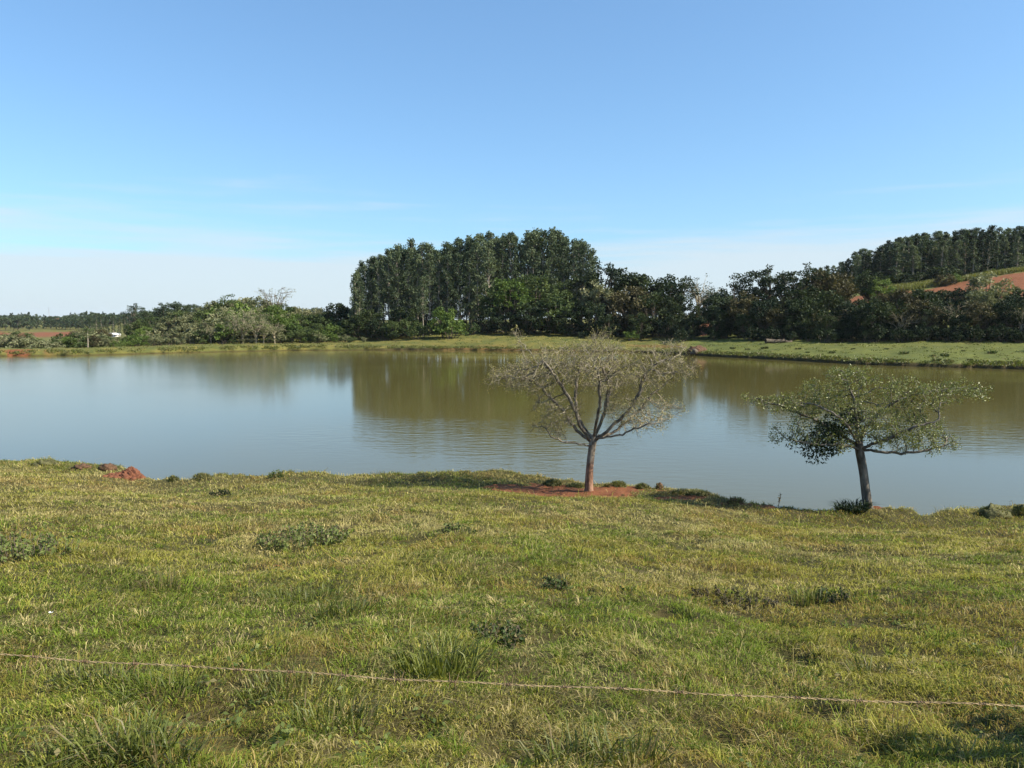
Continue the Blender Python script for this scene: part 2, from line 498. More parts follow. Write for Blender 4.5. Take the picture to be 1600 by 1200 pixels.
# azimuth columns: fine in view, coarse behind the camera
az_cols = np.concatenate([np.linspace(-R(180), -R(42), 70, endpoint=False), np.linspace(-R(42), R(42), 470, endpoint=False), np.linspace(R(42), R(180), 71)])
e = edge_r(az_cols) + edge_wiggle(az_cols)
kr, kz = far_knots(az_cols)
sh = kr[:, 0] + shore_wiggle(az_cols)
def seg(a, b, n, p=1.0):
    t = (np.linspace(0, 1, n, endpoint=False)) ** p
    return a[:, None] + (b - a)[:, None] * t[None, :]
one = np.ones_like(e)
rows = np.concatenate([
    seg(.02 * one, 2.5 * one, 10), seg(2.5 * one, e * .45, 90), seg(e * .45, e, 110), seg(e, e + 1.3, 12), seg(e + 1.3, sh - 1.2, 16),
    seg(sh - 1.2, sh + .05, 9), seg(sh + .05, sh + 3, 9), seg(sh + 3, sh + 40, 40), seg(sh + 40, 320 * one, 50), seg(320 * one, 5000 * one, 45, 2.0), (5000 * one)[:, None]], 1)
nc, nr = rows.shape
gx = rows * np.sin(az_cols)[:, None]; gy = rows * np.cos(az_cols)[:, None]
gz = ground_z(gx.ravel(), gy.ravel())
X, Y = gx.ravel(), gy.ravel()
AZ = np.repeat(az_cols, nr); RR = rows.ravel(); SH = np.repeat(sh, nr); ED = np.repeat(e, nr)
PXC = 800 + FPX * np.tan(np.clip(AZ, -R(75), R(75)))
DEP = RR * np.cos(AZ)
# R = red earth, G = how dry the turf is, B = closeness to the water's edge (mud)
soil = soil_mask(X, Y)
bank_face = ((RR > ED + .02) & (RR < SH - .02)).astype(float)
far_bank = smooth(.55, .0, np.abs(RR - SH - .15)) * smooth(.30, .55, fbm(PXC * .03, X * 0, 41, 3))
redtop = np.interp(PXC, [1300, 1400, 1500, 1600], [186, 184, 187, 190]) + (fbm(PXC * .02, DEP * 0, 45, 3) - .5) * 10
redf = smooth(1300, 1335, PXC) * smooth(140, 146, DEP) * smooth(redtop + 2, redtop - 2, DEP) * (RR > SH) * (.72 + .28 * smooth(.3, .6, fbm(PXC * .05, DEP * .3, 47, 4)))
redf = np.maximum(redf, ((PXC > 1088) & (PXC < 1122) & (DEP > 150) & (DEP < 230)).astype(float))
leftfield = smooth(548, 540, DEP) * smooth(436, 444, DEP) * smooth(118, 112, PXC) * (DEP > 0)
leftbank = smooth(120, 20, PXC) * smooth(4, 1, RR - SH) * (RR > SH - 1) * (DEP > 0) * smooth(.35, .6, fbm(PXC * .05, RR * .2, 43, 3)) * 1.0
ochre = smooth(1085, 1060, PXC) * smooth(960, 1000, PXC) * smooth(3.5, 6, RR - SH) * smooth(11, 8, RR - SH) * .8
ochre = np.maximum(ochre, smooth(780, 750, np.abs(PXC - 770) * 8 + 560) * smooth(6, 3.5, RR - SH) * (RR > SH) * .5)
redm = np.clip(np.maximum.reduce([soil, bank_face * .9 * (RR < ED + 5), far_bank * (.65 * smooth(640, 700, PXC) * smooth(1000, 900, PXC)), redf, leftfield, leftbank, ochre * .55]), 0, 1)
dry = np.clip(fbm(X * .25, Y * .25, 51, 4) * 1.6 - .35, 0, 1)
dry = np.where(RR > SH, np.clip(.2 + .5 * (fbm(X * .06, Y * .06, 53, 4) - .3) + .75 * smooth(1090, 1060, PXC), 0, 1), dry)
mud = np.maximum(smooth(.16, .0, gz), .9 * smooth(.45, .1, np.abs(RR - SH - .15)) * smooth(560, 640, PXC)) * (RR > SH - 1) * (RR < SH + 1.2)
mud = np.where(RR < ED - .1, .75 * smooth(40, 25, RR), mud)                     # dark thatch and trodden soil under the near turf
gcol = np.stack([redm, dry, mud], 1)
ii, jj = np.meshgrid(np.arange(nc - 1), np.arange(nr - 1), indexing='ij')
quads = np.stack([ii * nr + jj, ii * nr + jj + 1, (ii + 1) * nr + jj + 1, (ii + 1) * nr + jj], -1).reshape(-1, 4)
ground_me = mesh_np('ground', np.stack([X, Y, gz], 1), [quads], gcol, True)

m, n, l = new_mat('pasture_ground')
out = N(n, 'ShaderNodeOutputMaterial')
att = N(n, 'ShaderNodeAttribute', attribute_name='tone')
sep = N(n, 'ShaderNodeSeparateColor'); l.new(att.outputs['Color'], sep.inputs[0])
tc = N(n, 'ShaderNodeTexCoord')
n1 = N(n, 'ShaderNodeTexNoise', Scale=1.3, Detail=8.0, Roughness=.7); l.new(tc.outputs['Object'], n1.inputs['Vector'])
n2 = N(n, 'ShaderNodeTexNoise', Scale=14.0, Detail=6.0, Roughness=.7); l.new(tc.outputs['Object'], n2.inputs['Vector'])
n3 = N(n, 'ShaderNodeTexNoise', Scale=.25, Detail=8.0, Roughness=.65); l.new(tc.outputs['Object'], n3.inputs['Vector'])
turf = mixc(n, l, sep.outputs[1], (0.098, 0.135, 0.024), (0.20, 0.155, 0.038))
mr1 = N(n, 'ShaderNodeMapRange'); mr1.inputs['From Min'].default_value = .35; mr1.inputs['From Max'].default_value = .68
l.new(n1.outputs['Fac'], mr1.inputs['Value'])
turf = mixc(n, l, mr1.outputs[0], turf, (0.115, 0.125, 0.035))
mr2 = N(n, 'ShaderNodeMapRange'); mr2.inputs['From Min'].default_value = .52; mr2.inputs['From Max'].default_value = .75
l.new(n2.outputs['Fac'], mr2.inputs['Value'])
turf = mixc(n, l, mr2.outputs[0], turf, (0.045, 0.036, 0.018))
mr3 = N(n, 'ShaderNodeMapRange'); mr3.inputs['From Min'].default_value = .40; mr3.inputs['From Max'].default_value = .66
l.new(n3.outputs['Fac'], mr3.inputs['Value'])
turf = mixc(n, l, mr3.outputs[0], turf, (0.07, 0.085, 0.022))
earth = mixc(n, l, mr1.outputs[0], (0.135, 0.048, 0.020), (0.235, 0.094, 0.042))
earth = mixc(n, l, mr2.outputs[0], earth, (0.17, 0.065, 0.035))
nm = N(n, 'ShaderNodeMath', operation='MULTIPLY_ADD'); nm.inputs[1].default_value = .9; nm.use_clamp = True
l.new(n2.outputs['Fac'], nm.inputs[0])
sm = N(n, 'ShaderNodeMath', operation='MULTIPLY_ADD'); sm.inputs[1].default_value = 1.5; sm.inputs[2].default_value = -.68
l.new(sep.outputs[0], sm.inputs[0]); l.new(sm.outputs[0], nm.inputs[2])
col = mixc(n, l, nm.outputs[0], turf, earth)
dirt = mixc(n, l, mr1.outputs[0], (0.035, 0.030, 0.014), (0.075, 0.048, 0.022))
mb_ = N(n, 'ShaderNodeMath', operation='SUBTRACT'); mb_.use_clamp = True; l.new(sep.outputs[2], mb_.inputs[0]); l.new(sep.outputs[0], mb_.inputs[1])
col = mixc(n, l, mb_.outputs[0], col, dirt)
p = N(n, 'ShaderNodeBsdfPrincipled', Roughness=.95); p.inputs['Specular IOR Level'].default_value = .15
l.new(col, p.inputs['Base Color'])
bp = N(n, 'ShaderNodeBump', Strength=.7, Distance=.08)
l.new(n2.outputs['Fac'], bp.inputs['Height']); l.new(bp.outputs[0], p.inputs['Normal'])
l.new(p.outputs[0], out.inputs['Surface'])
M['ground'] = m
ground = tag(obj('ground', ground_me, m), kind='structure')

# ------------------------------------------------------------------ the lake
waz = np.linspace(-R(80), R(80), 260)
we = edge_r(waz) + edge_wiggle(waz) + .35
ws = far_knots(waz)[0][:, 0] + shore_wiggle(waz) + .6
wt = np.linspace(0, 1, 8)
wr = we[:, None] + (ws - we)[:, None] * wt[None, :]
wv = np.stack([wr * np.sin(waz)[:, None], wr * np.cos(waz)[:, None], np.zeros_like(wr)], -1).reshape(-1, 3)
ii, jj = np.meshgrid(np.arange(len(waz) - 1), np.arange(7), indexing='ij')
wq = np.stack([ii * 8 + jj, ii * 8 + jj + 1, (ii + 1) * 8 + jj + 1, (ii + 1) * 8 + jj], -1).reshape(-1, 4)
wq = wq[:, ::-1]
m, n, l = new_mat('murky_pond_water')
out = N(n, 'ShaderNodeOutputMaterial')
tc = N(n, 'ShaderNodeTexCoord')
big = N(n, 'ShaderNodeTexNoise', Scale=.035, Detail=3.0, Roughness=.5)
mp0 = N(n, 'ShaderNodeMapping'); mp0.inputs['Scale'].default_value = (.7, 1.0, 1); mp0.inputs['Location'].default_value = (3.0, 11.0, 0)
l.new(tc.outputs['Object'], mp0.inputs[0]); l.new(mp0.outputs[0], big.inputs['Vector'])
patch = N(n, 'ShaderNodeMapRange'); patch.inputs['From Min'].default_value = .50; patch.inputs['From Max'].default_value = .68
l.new(big.outputs['Fac'], patch.inputs['Value'])
mp1 = N(n, 'ShaderNodeMapping'); mp1.inputs['Rotation'].default_value = (0, 0, R(24)); mp1.inputs['Scale'].default_value = (.6, 1.5, 1)
l.new(tc.outputs['Object'], mp1.inputs[0])
rip = N(n, 'ShaderNodeTexNoise', Scale=1.5, Detail=3.0, Roughness=.5); l.new(mp1.outputs[0], rip.inputs['Vector'])
fine = N(n, 'ShaderNodeTexNoise', Scale=5.0, Detail=2.0, Roughness=.5); l.new(mp1.outputs[0], fine.inputs['Vector'])
hm = N(n, 'ShaderNodeMath', operation='MULTIPLY_ADD'); hm.inputs[1].default_value = .25
l.new(fine.outputs['Fac'], hm.inputs[0]); l.new(rip.outputs['Fac'], hm.inputs[2])
sy_ = N(n, 'ShaderNodeSeparateXYZ'); l.new(tc.outputs['Object'], sy_.inputs[0])          # the breeze reaches the water beyond the sheltered near bank
b1_ = N(n, 'ShaderNodeMapRange', interpolation_type='SMOOTHSTEP'); b1_.inputs['From Min'].default_value = 31; b1_.inputs['From Max'].default_value = 37
b2_ = N(n, 'ShaderNodeMapRange', interpolation_type='SMOOTHSTEP'); b2_.inputs['From Min'].default_value = 62; b2_.inputs['From Max'].default_value = 44
l.new(sy_.outputs['Y'], b1_.inputs['Value']); l.new(sy_.outputs['Y'], b2_.inputs['Value'])
b3_ = N(n, 'ShaderNodeMapRange', interpolation_type='SMOOTHSTEP'); b3_.inputs['From Min'].default_value = -16; b3_.inputs['From Max'].default_value = -4
l.new(sy_.outputs['X'], b3_.inputs['Value'])
bm_ = N(n, 'ShaderNodeMath', operation='MULTIPLY'); l.new(b1_.outputs[0], bm_.inputs[0]); l.new(b2_.outputs[0], bm_.inputs[1])
bm2_ = N(n, 'ShaderNodeMath', operation='MULTIPLY'); l.new(bm_.outputs[0], bm2_.inputs[0]); l.new(b3_.outputs[0], bm2_.inputs[1])
pm_ = N(n, 'ShaderNodeMath', operation='MULTIPLY_ADD'); pm_.use_clamp = True
pm_.inputs[1].default_value = .42; l.new(bm2_.outputs[0], pm_.inputs[0]); l.new(patch.outputs[0], pm_.inputs[2])
patch = pm_
st = N(n, 'ShaderNodeMath', operation='MULTIPLY_ADD'); st.inputs[1].default_value = .075; st.inputs[2].default_value = .006
l.new(patch.outputs[0], st.inputs[0])
bp = N(n, 'ShaderNodeBump', Distance=.25)
l.new(st.outputs[0], bp.inputs['Strength']); l.new(hm.outputs[0], bp.inputs['Height'])
silt = N(n, 'ShaderNodeTexNoise', Scale=.05, Detail=4.0); l.new(tc.outputs['Object'], silt.inputs['Vector'])
wcol = mixc(n, l, silt.outputs['Fac'], (0.090, 0.077, 0.019), (0.110, 0.094, 0.027))
p = N(n, 'ShaderNodeBsdfPrincipled', Roughness=.075, IOR=1.36)
l.new(wcol, p.inputs['Base Color'])
rl_ = N(n, 'ShaderNodeMapRange', interpolation_type='SMOOTHSTEP')                      # finer, more even riffles towards the open left end
rl_.inputs['From Min'].default_value = -6; rl_.inputs['From Max'].default_value = -34; rl_.inputs['To Min'].default_value = .075; rl_.inputs['To Max'].default_value = .13
l.new(sy_.outputs['X'], rl_.inputs['Value']); l.new(rl_.outputs[0], p.inputs['Roughness'])
l.new(bp.outputs[0], p.inputs['Normal'])
l.new(p.outputs[0], out.inputs['Surface'])
water = tag(obj('lake_water', mesh_np('lake_water', wv, [wq], None, True), m), kind='structure')

# ------------------------------------------------------------------ tree builders (real size meshes, shared by copies)
def clump_leaves(mb, c, rad, nleaf, size, tone, flat=0.0, dead=0.0):
    d = unit(RNG.normal(size=(nleaf, 3)))
    rr = RNG.random(nleaf) ** .45
    pos = np.asarray(c) + d * rr[:, None] * np.asarray(rad)
    ax = unit(d * .7 + RNG.normal(size=(nleaf, 3)) * .7 + np.array([0, 0, .15]))
    ax[:, 2] *= (1 - flat)
    ax = unit(ax)
    ln = size * RNG.uniform(.65, 1.35, nleaf)
    t = np.clip(tone + RNG.normal(size=nleaf) * .16, 0, 1)
    g = (RNG.random(nleaf) < dead) * RNG.uniform(.3, .9, nleaf)
    mb.leaves(pos - ax * ln[:, None] * .5, ax, ln, ln * RNG.uniform(.5, .75, nleaf), np.stack([t, g, t * 0], 1))

def wobble(p0, p1, n, amp):
    t = np.linspace(0, 1, n)[:, None]
    p = np.asarray(p0) * (1 - t) + np.asarray(p1) * t
    p[1:-1] += RNG.normal(size=(n - 2, 3)) * amp
    return p

def make_eucalyptus(h, crown_from, rad, nclump, leaf):
    w, f = MB(), MB()
    lean = RNG.normal(size=2) * .02 * h
    tr = wobble((0, 0, -.6), (lean[0], lean[1], h * .97), 9, .12)
    w.tube(tr, np.linspace(.26, .04, 9), 6)
    for k in range(nclump):
        t = crown_from + (1 - crown_from) * (k + RNG.random()) / nclump
        z = h * t
        env = rad * math.sin(min(1, (1 - t) / (1 - crown_from) * 1.25 + .22) * math.pi * .5) * RNG.uniform(.55, 1.0)
        a = RNG.random() * 2 * math.pi
        base = np.array([np.interp(z * .95, tr[:, 2], tr[:, 0]), np.interp(z * .95, tr[:, 2], tr[:, 1]), z * .92])
        c = base + np.array([math.cos(a) * env, math.sin(a) * env, h * .06 + RNG.random() * .5])
        c[2] = min(c[2], h - .5)
        w.tube(wobble(base, c, 4, .08), np.linspace(.07, .025, 4), 4)
        s = RNG.uniform(.75, 1.25)
        clump_leaves(f, c, (1.05 * s, 1.05 * s, .95 * s), int(46 * s), leaf, RNG.uniform(.2, .75))
    clump_leaves(f, (tr[-1, 0], tr[-1, 1], h - .7), (.8, .8, 1.0), 40, leaf, .55)
    return w, f

def make_conical(h, rad, nclump, leaf):
    w, f = MB(), MB()
    tr = wobble((0, 0, -.6), (RNG.normal() * .2, RNG.normal() * .2, h * .98), 7, .08)
    w.tube(tr, np.linspace(.2, .03, 7), 6)
    for k in range(nclump):
        t = .08 + .90 * ((k + RNG.random()) / nclump) ** .9
        env = rad * (1 - t) ** .75 * 1.15 * RNG.uniform(.35, 1.0) + .1
        a = RNG.random() * 2 * math.pi
        base = np.array([0, 0, h * t - .2]); c = np.array([math.cos(a) * env, math.sin(a) * env, h * t])
        w.tube(wobble(base, c, 3, .05), np.linspace(.05, .02, 3), 4)
        s = RNG.uniform(.7, 1.15) * (.55 + .55 * (1 - t))
        clump_leaves(f, c, (1.0 * s, 1.0 * s, .9 * s), int(34 * s) + 8, leaf, RNG.uniform(.2, .7))
    clump_leaves(f, (tr[-1, 0], tr[-1, 1], h - .5), (.3, .3, .7), 18, leaf, .55)
    return w, f

def make_broadleaf(h, rad, trunk_h, nclump, leaf, clump_r=1.0, density=52, low=False, umbrella=False, dead=0.0):
    w, f = MB(), MB()
    tr = wobble((0, 0, -.6), (RNG.normal() * .2, RNG.normal() * .2, trunk_h), 5, .08)
    w.tube(tr, np.linspace(.045 * h * .5, .03 * h * .5, 5), 7)
    top = tr[-1]
    zc = trunk_h + (h - trunk_h) * (.45 if not umbrella else .5)
    rz = (h - zc) * .92
    for k in range(nclump):
        d = RNG.normal(size=3); d /= np.linalg.norm(d)
        if umbrella: d[2] = d[2] * .9 + .15
        elif d[2] < 0 and not low: d[2] *= .6
        q = RNG.uniform(.62, 1.0)
        lump = 1 + .22 * math.sin(3 * math.atan2(d[1], d[0]) + k % 3)
        c = np.array([d[0] * rad * q * lump, d[1] * rad * q * lump, zc + d[2] * rz * q])
        c[2] = max(c[2], .5)
        if k % 2 == 0:
            mid = top * .5 + c * .5 + np.array([0, 0, -.1 * h * (0 if umbrella else 1)])
            pts = np.vstack([wobble(top, mid, 4, .07 * rad * .3), wobble(mid, c, 4, .07 * rad * .3)[1:]])
            w.tube(pts, np.linspace(.018 * h, .02, 7), 5)
        s = RNG.uniform(.75, 1.3) * clump_r
        clump_leaves(f, c, (s, s, s * (.72 if not umbrella else .55)), int(density * s / clump_r), leaf, RNG.uniform(.15, .8), .15 if not umbrella else .4, dead)
    return w, f

def make_bush(h, rad, nclump, leaf, dead=0.0):
    w, f = MB(), MB()
    for k in range(nclump):
        a = RNG.random() * 2 * math.pi; q = math.sqrt(RNG.random())
        c = np.array([math.cos(a) * rad * q, math.sin(a) * rad * q, (.25 + .65 * RNG.random() * (1 - q * q * .75)) * h])
        if k % 2 == 0:
            w.tube(wobble((c[0] * .15, c[1] * .15, -.3), c, 5, .08), np.linspace(.07, .02, 5), 5)
        s = RNG.uniform(.6, 1.1) * rad * .33
        clump_leaves(f, c, (s, s, s * .8), 44, leaf, RNG.uniform(.15, .85), .1, dead)
    return w, f

def make_bare_far(h, rad, nlimb, leaf_n, flat_top=False):
    """pale, nearly leafless tree with a spreading crown of fine limbs"""
    w, f = MB(), MB()
    tr = wobble((0, 0, -.6), (RNG.normal() * .2, 0, h * .45), 5, .06)
    w.tube(tr, np.linspace(.2, .13, 5), 6)
    for k in range(nlimb):
        a = 2 * math.pi * k / nlimb + RNG.random() * .5
        q = RNG.uniform(.45, 1)
        tip = np.array([math.cos(a) * rad * q, math.sin(a) * rad * q, h * (RNG.uniform(.86, 1.0) if flat_top else 1.0 - .35 * q * q - .1 * RNG.random())])
        base = tr[RNG.integers(2, 5)]
        mid = base * .45 + tip * .55 + np.array([0, 0, .06 * h])
        pts = np.vstack([wobble(base, mid, 4, .12), wobble(mid, tip, 4, .1)[1:]])
        w.tube(pts, np.linspace(.10, .03, 7), 5)
        for j in range(9):
            b = pts[RNG.integers(3, 7)]
            d = unit(np.array([math.cos(a), math.sin(a), .25]) + RNG.normal(size=3) * .7)
            if flat_top: d[2] *= .35
            e2 = b + d * RNG.uniform(.7, 1.7)
            w.tube(wobble(b, e2, 3, .06), (.035, .028, .018), 3)
            if leaf_n:
                clump_leaves(f, e2, (.55, .55, .22 if flat_top else .4), leaf_n, .24, RNG.uniform(.3, .9), .4)
    return w, f

def make_palm(h):
    w, f = MB(), MB()
    tr = wobble((0, 0, -.4), (.1, 0, h * .78), 6, .04)
    w.tube(tr, np.linspace(.19, .14, 6), 8)
    top = tr[-1]
    for k in range(16):
        a = 2 * math.pi * k / 16 + RNG.random() * .3
        up = RNG.uniform(-.25, 1.0)
        L = h * .34
        t = np.linspace(0, 1, 7)
        rx = L * t * (.85 - .15 * up); rzz = L * (up * t - .75 * t * t)
        pts = np.stack([top[0] + rx * math.cos(a), top[1] + rx * math.sin(a), top[2] + rzz + .1], 1)
        w.tube(pts, np.linspace(.03, .01, 7), 3)
        for side in (-1, 1):
            for i in range(1, 7):
                b = np.repeat(pts[i][None], 3, 0) + RNG.normal(size=(3, 3)) * .08
                ax = unit(np.array([[-math.sin(a) * side, math.cos(a) * side, -.45]]) + RNG.normal(size=(3, 3)) * .2)
                f.leaves(b, ax, .75, .13, np.array([RNG.uniform(.2, .8), 0, 0]))
    return w, f

def meshes(name, wf):
    w, f = wf
    return (w.build(name + '_wood', True), f.build(name + '_foliage') if f.n else None)

LIB = {}
LIB['euc'] = [(meshes('eucalyptus', make_eucalyptus(24, cf, r_, 58, .50)), 24.0) for cf, r_ in ((.14, 2.3), (.20, 2.0), (.10, 2.5), (.36, 2.2), (.16, 2.1))]
LIB['cone'] = [(meshes('plantation_tree', make_conical(14, r_, 44, .42)), 14.0) for r_ in (2.0, 1.7, 2.2, 1.9)]
LIB['broad'] = [(meshes('broadleaf', make_broadleaf(10, r_, 2.6, n_, .42, 1.0, 68)), 10.0) for r_, n_ in ((3.6, 46), (3.2, 42), (4.0, 54), (3.4, 46))]
LIB['low'] = [(meshes('low_broadleaf', make_broadleaf(7, r_, 1.0, 50, .38, .88, 74, True)), 7.0) for r_ in (3.2, 2.8, 3.5)]
LIB['umb'] = [(meshes('open_broadleaf', make_broadleaf(11, r_, 3.6, 36, .36, .95, 44, False, True)), 11.0) for r_ in (3.7, 3.3, 4.0)]
LIB['bush'] = [(meshes('bush', make_bush(3.4, r_, 26, .34)), 3.4) for r_ in (2.1, 1.8, 2.4)]
LIB['grey'] = [(meshes('grey_scrub', make_bare_far(7, r_, 12, 9)), 7.0) for r_ in (2.8, 3.2, 2.5)]
LIB['pale'] = [(meshes('pale_flat_topped', make_bare_far(11, 3.4, 15, 3, True)), 11.0)]
LIB['palm'] = [(meshes('palm', make_palm(8)), 8.0)]
def make_far(h, r_, n_):
    w, f = make_broadleaf(h, r_, h * .2, n_, .95, 1.35, 26, True)
    return w, f
LIB['far'] = [(meshes('far_tree', make_far(10, r_, 18)), 10.0) for r_ in (3.6, 3.0, 4.2)]
LIB['farcone'] = [(meshes('far_plantation_tree', make_conical(13, 2.4, 16, .9)), 13.0) for _ in range(2)]

WOOD = {'euc': 'bark_euc', 'cone': 'bark_euc', 'broad': 'bark_dark', 'low': 'bark_dark', 'umb': 'bark_dark', 'bush': 'bark_dark', 'grey': 'twig',
        'pale': 'bark_grey', 'palm': 'bark_euc', 'far': 'bark_dark', 'farcone': 'bark_dark'}
LEAF = {'euc': 'euc', 'cone': 'euc', 'broad': 'broad', 'low': 'broad', 'umb': 'dark', 'bush': 'broad', 'grey': 'scrub', 'pale': 'scrub', 'palm': 'broad',
        'far': 'far', 'farcone': 'far'}
NAMES = {'euc': 'eucalyptus_tree', 'cone': 'plantation_tree', 'broad': 'broadleaf_tree', 'low': 'broadleaf_tree', 'umb': 'broadleaf_tree', 'bush': 'bush',
         'grey': 'scrub_tree', 'pale': 'bare_tree', 'palm': 'palm_tree', 'far': 'distant_tree', 'farcone': 'distant_tree'}
CATS = {'bush': 'bush', 'palm': 'palm tree'}

def plant(sp, px, top, d, label, group=None, leaf=None, wide=1.0, variant=None, sink=0.0):
    """a tree of species sp standing at depth d in pixel column px whose top shows at row `top`"""
    p = at(px, top, d)
    gzv = G(p.x, p.y) - sink
    h = max(1.2, p.z - gzv)
    (wm, fm), H = random.choice(LIB[sp]) if variant is None else LIB[sp][variant]
    s = h / H
    sw = (s * wide if wide > 0 else -wide)
    t = thing(NAMES[sp], label, CATS.get(sp, 'tree'), (p.x, p.y, gzv), random.uniform(0, 6.28), group, (sw, sw, s))
    obj('trunk', wm, M[WOOD[sp]], t)
    if fm is not None:
        tag(obj('crown' if sp != 'bush' else 'foliage', fm, M[leaf or LEAF[sp]], t))
    return t

_T = ['', 'first', 'second', 'third', 'fourth', 'fifth', 'sixth', 'seventh', 'eighth', 'ninth', 'tenth', 'eleventh', 'twelfth', 'thirteenth', 'fourteenth',
      'fifteenth', 'sixteenth', 'seventeenth', 'eighteenth', 'nineteenth']
_D = {2: 'twent', 3: 'thirt', 4: 'fort', 5: 'fift'}
_D2 = {2: 'twenty', 3: 'thirty', 4: 'forty', 5: 'fifty'}
def nth(k):
    if k < 20: return _T[k]
    return _D[k // 10] + 'ieth' if k % 10 == 0 else _D2[k // 10] + '-' + _T[k % 10]
ROWS = ['front', 'second', 'third', 'fourth', 'fifth', 'sixth', 'seventh', 'rear']
COUNT = {}
def count(key):
    COUNT[key] = COUNT.get(key, 0) + 1
    return nth(COUNT[key])

def prof(pts, x):
    return float(np.interp(x, [a for a, _ in pts], [b for _, b in pts]))

# ------------------------------------------------------------------ the air
hb = MB()
def box(mb, x0, x1, y0, y1, z0, z1):
    v = [(x, y, z) for x in (x0, x1) for y in (y0, y1) for z in (z0, z1)]
    mb.add(v, [(0, 1, 3, 2), (4, 6, 7, 5), (0, 4, 5, 1), (2, 3, 7, 6), (0, 2, 6, 4), (1, 5, 7, 3)])
box(hb, -5200, 5200, -5200, 5200, -36, 60)
hm_, n, l = new_mat('thin_haze')
out = N(n, 'ShaderNodeOutputMaterial')
pv = N(n, 'ShaderNodeVolumePrincipled', Density=0.00005, Anisotropy=0.1)
pv.inputs['Color'].default_value = (0.86, 0.93, 1.0, 1)
l.new(pv.outputs[0], out.inputs['Volume'])
tag(obj('haze', hb.build('haze'), hm_), kind='stuff')

# ------------------------------------------------------------------ central eucalyptus grove
grove_top = [(550, 412), (562, 404), (582, 400), (610, 384), (645, 375), (672, 381), (700, 377), (730, 372), (752, 363), (780, 366), (812, 362), (850, 356), (880, 363),
             (906, 371), (920, 380), (934, 398)]
L_GROVE = 'tall eucalyptus inside the dense grove behind the central meadow'
first = True
xs = np.arange(562, 932, 15.5)
for row, (d, drop) in enumerate(((171, 14), (177, 4), (184, 0), (192, 4))):
    for i, x in enumerate(xs):
        px = x + random.uniform(-5, 5) + (row % 2) * 7
        if px > 930: continue
        if row == 0 and px > 770: continue                     # broadleaf trees stand in front there
        tp = prof(grove_top, px) + drop + abs(random.gauss(0, 8)) - 3
        lab = 'tall eucalyptus, %s from the left in the %s row of the central grove' % (count(('g', row)), ROWS[row])
        if row == 2 and i == 0: lab = 'eucalyptus at the left end of the tall central grove'
        if row == 2 and abs(px - 850) < 8: lab, tp = 'tallest eucalyptus of the central grove, its top highest against the sky', 354
        if row == 2 and i == len(xs) - 1: lab = 'eucalyptus at the right end of the tall central grove'
        plant('euc', px, tp, d, lab, 'eucalyptus trees of the central grove', wide=random.uniform(.78, 1.0))
for px, tp in ((553, 428), (556, 452), (560, 440)):
    plant('euc', px, tp, 168, 'lower eucalyptus on the left flank of the central grove, %s from outside' % count('lf'), 'eucalyptus trees of the central grove')
plant('euc', 660, 432, 162, 'eucalyptus with a pale bare trunk in front of the central grove', None, variant=3)

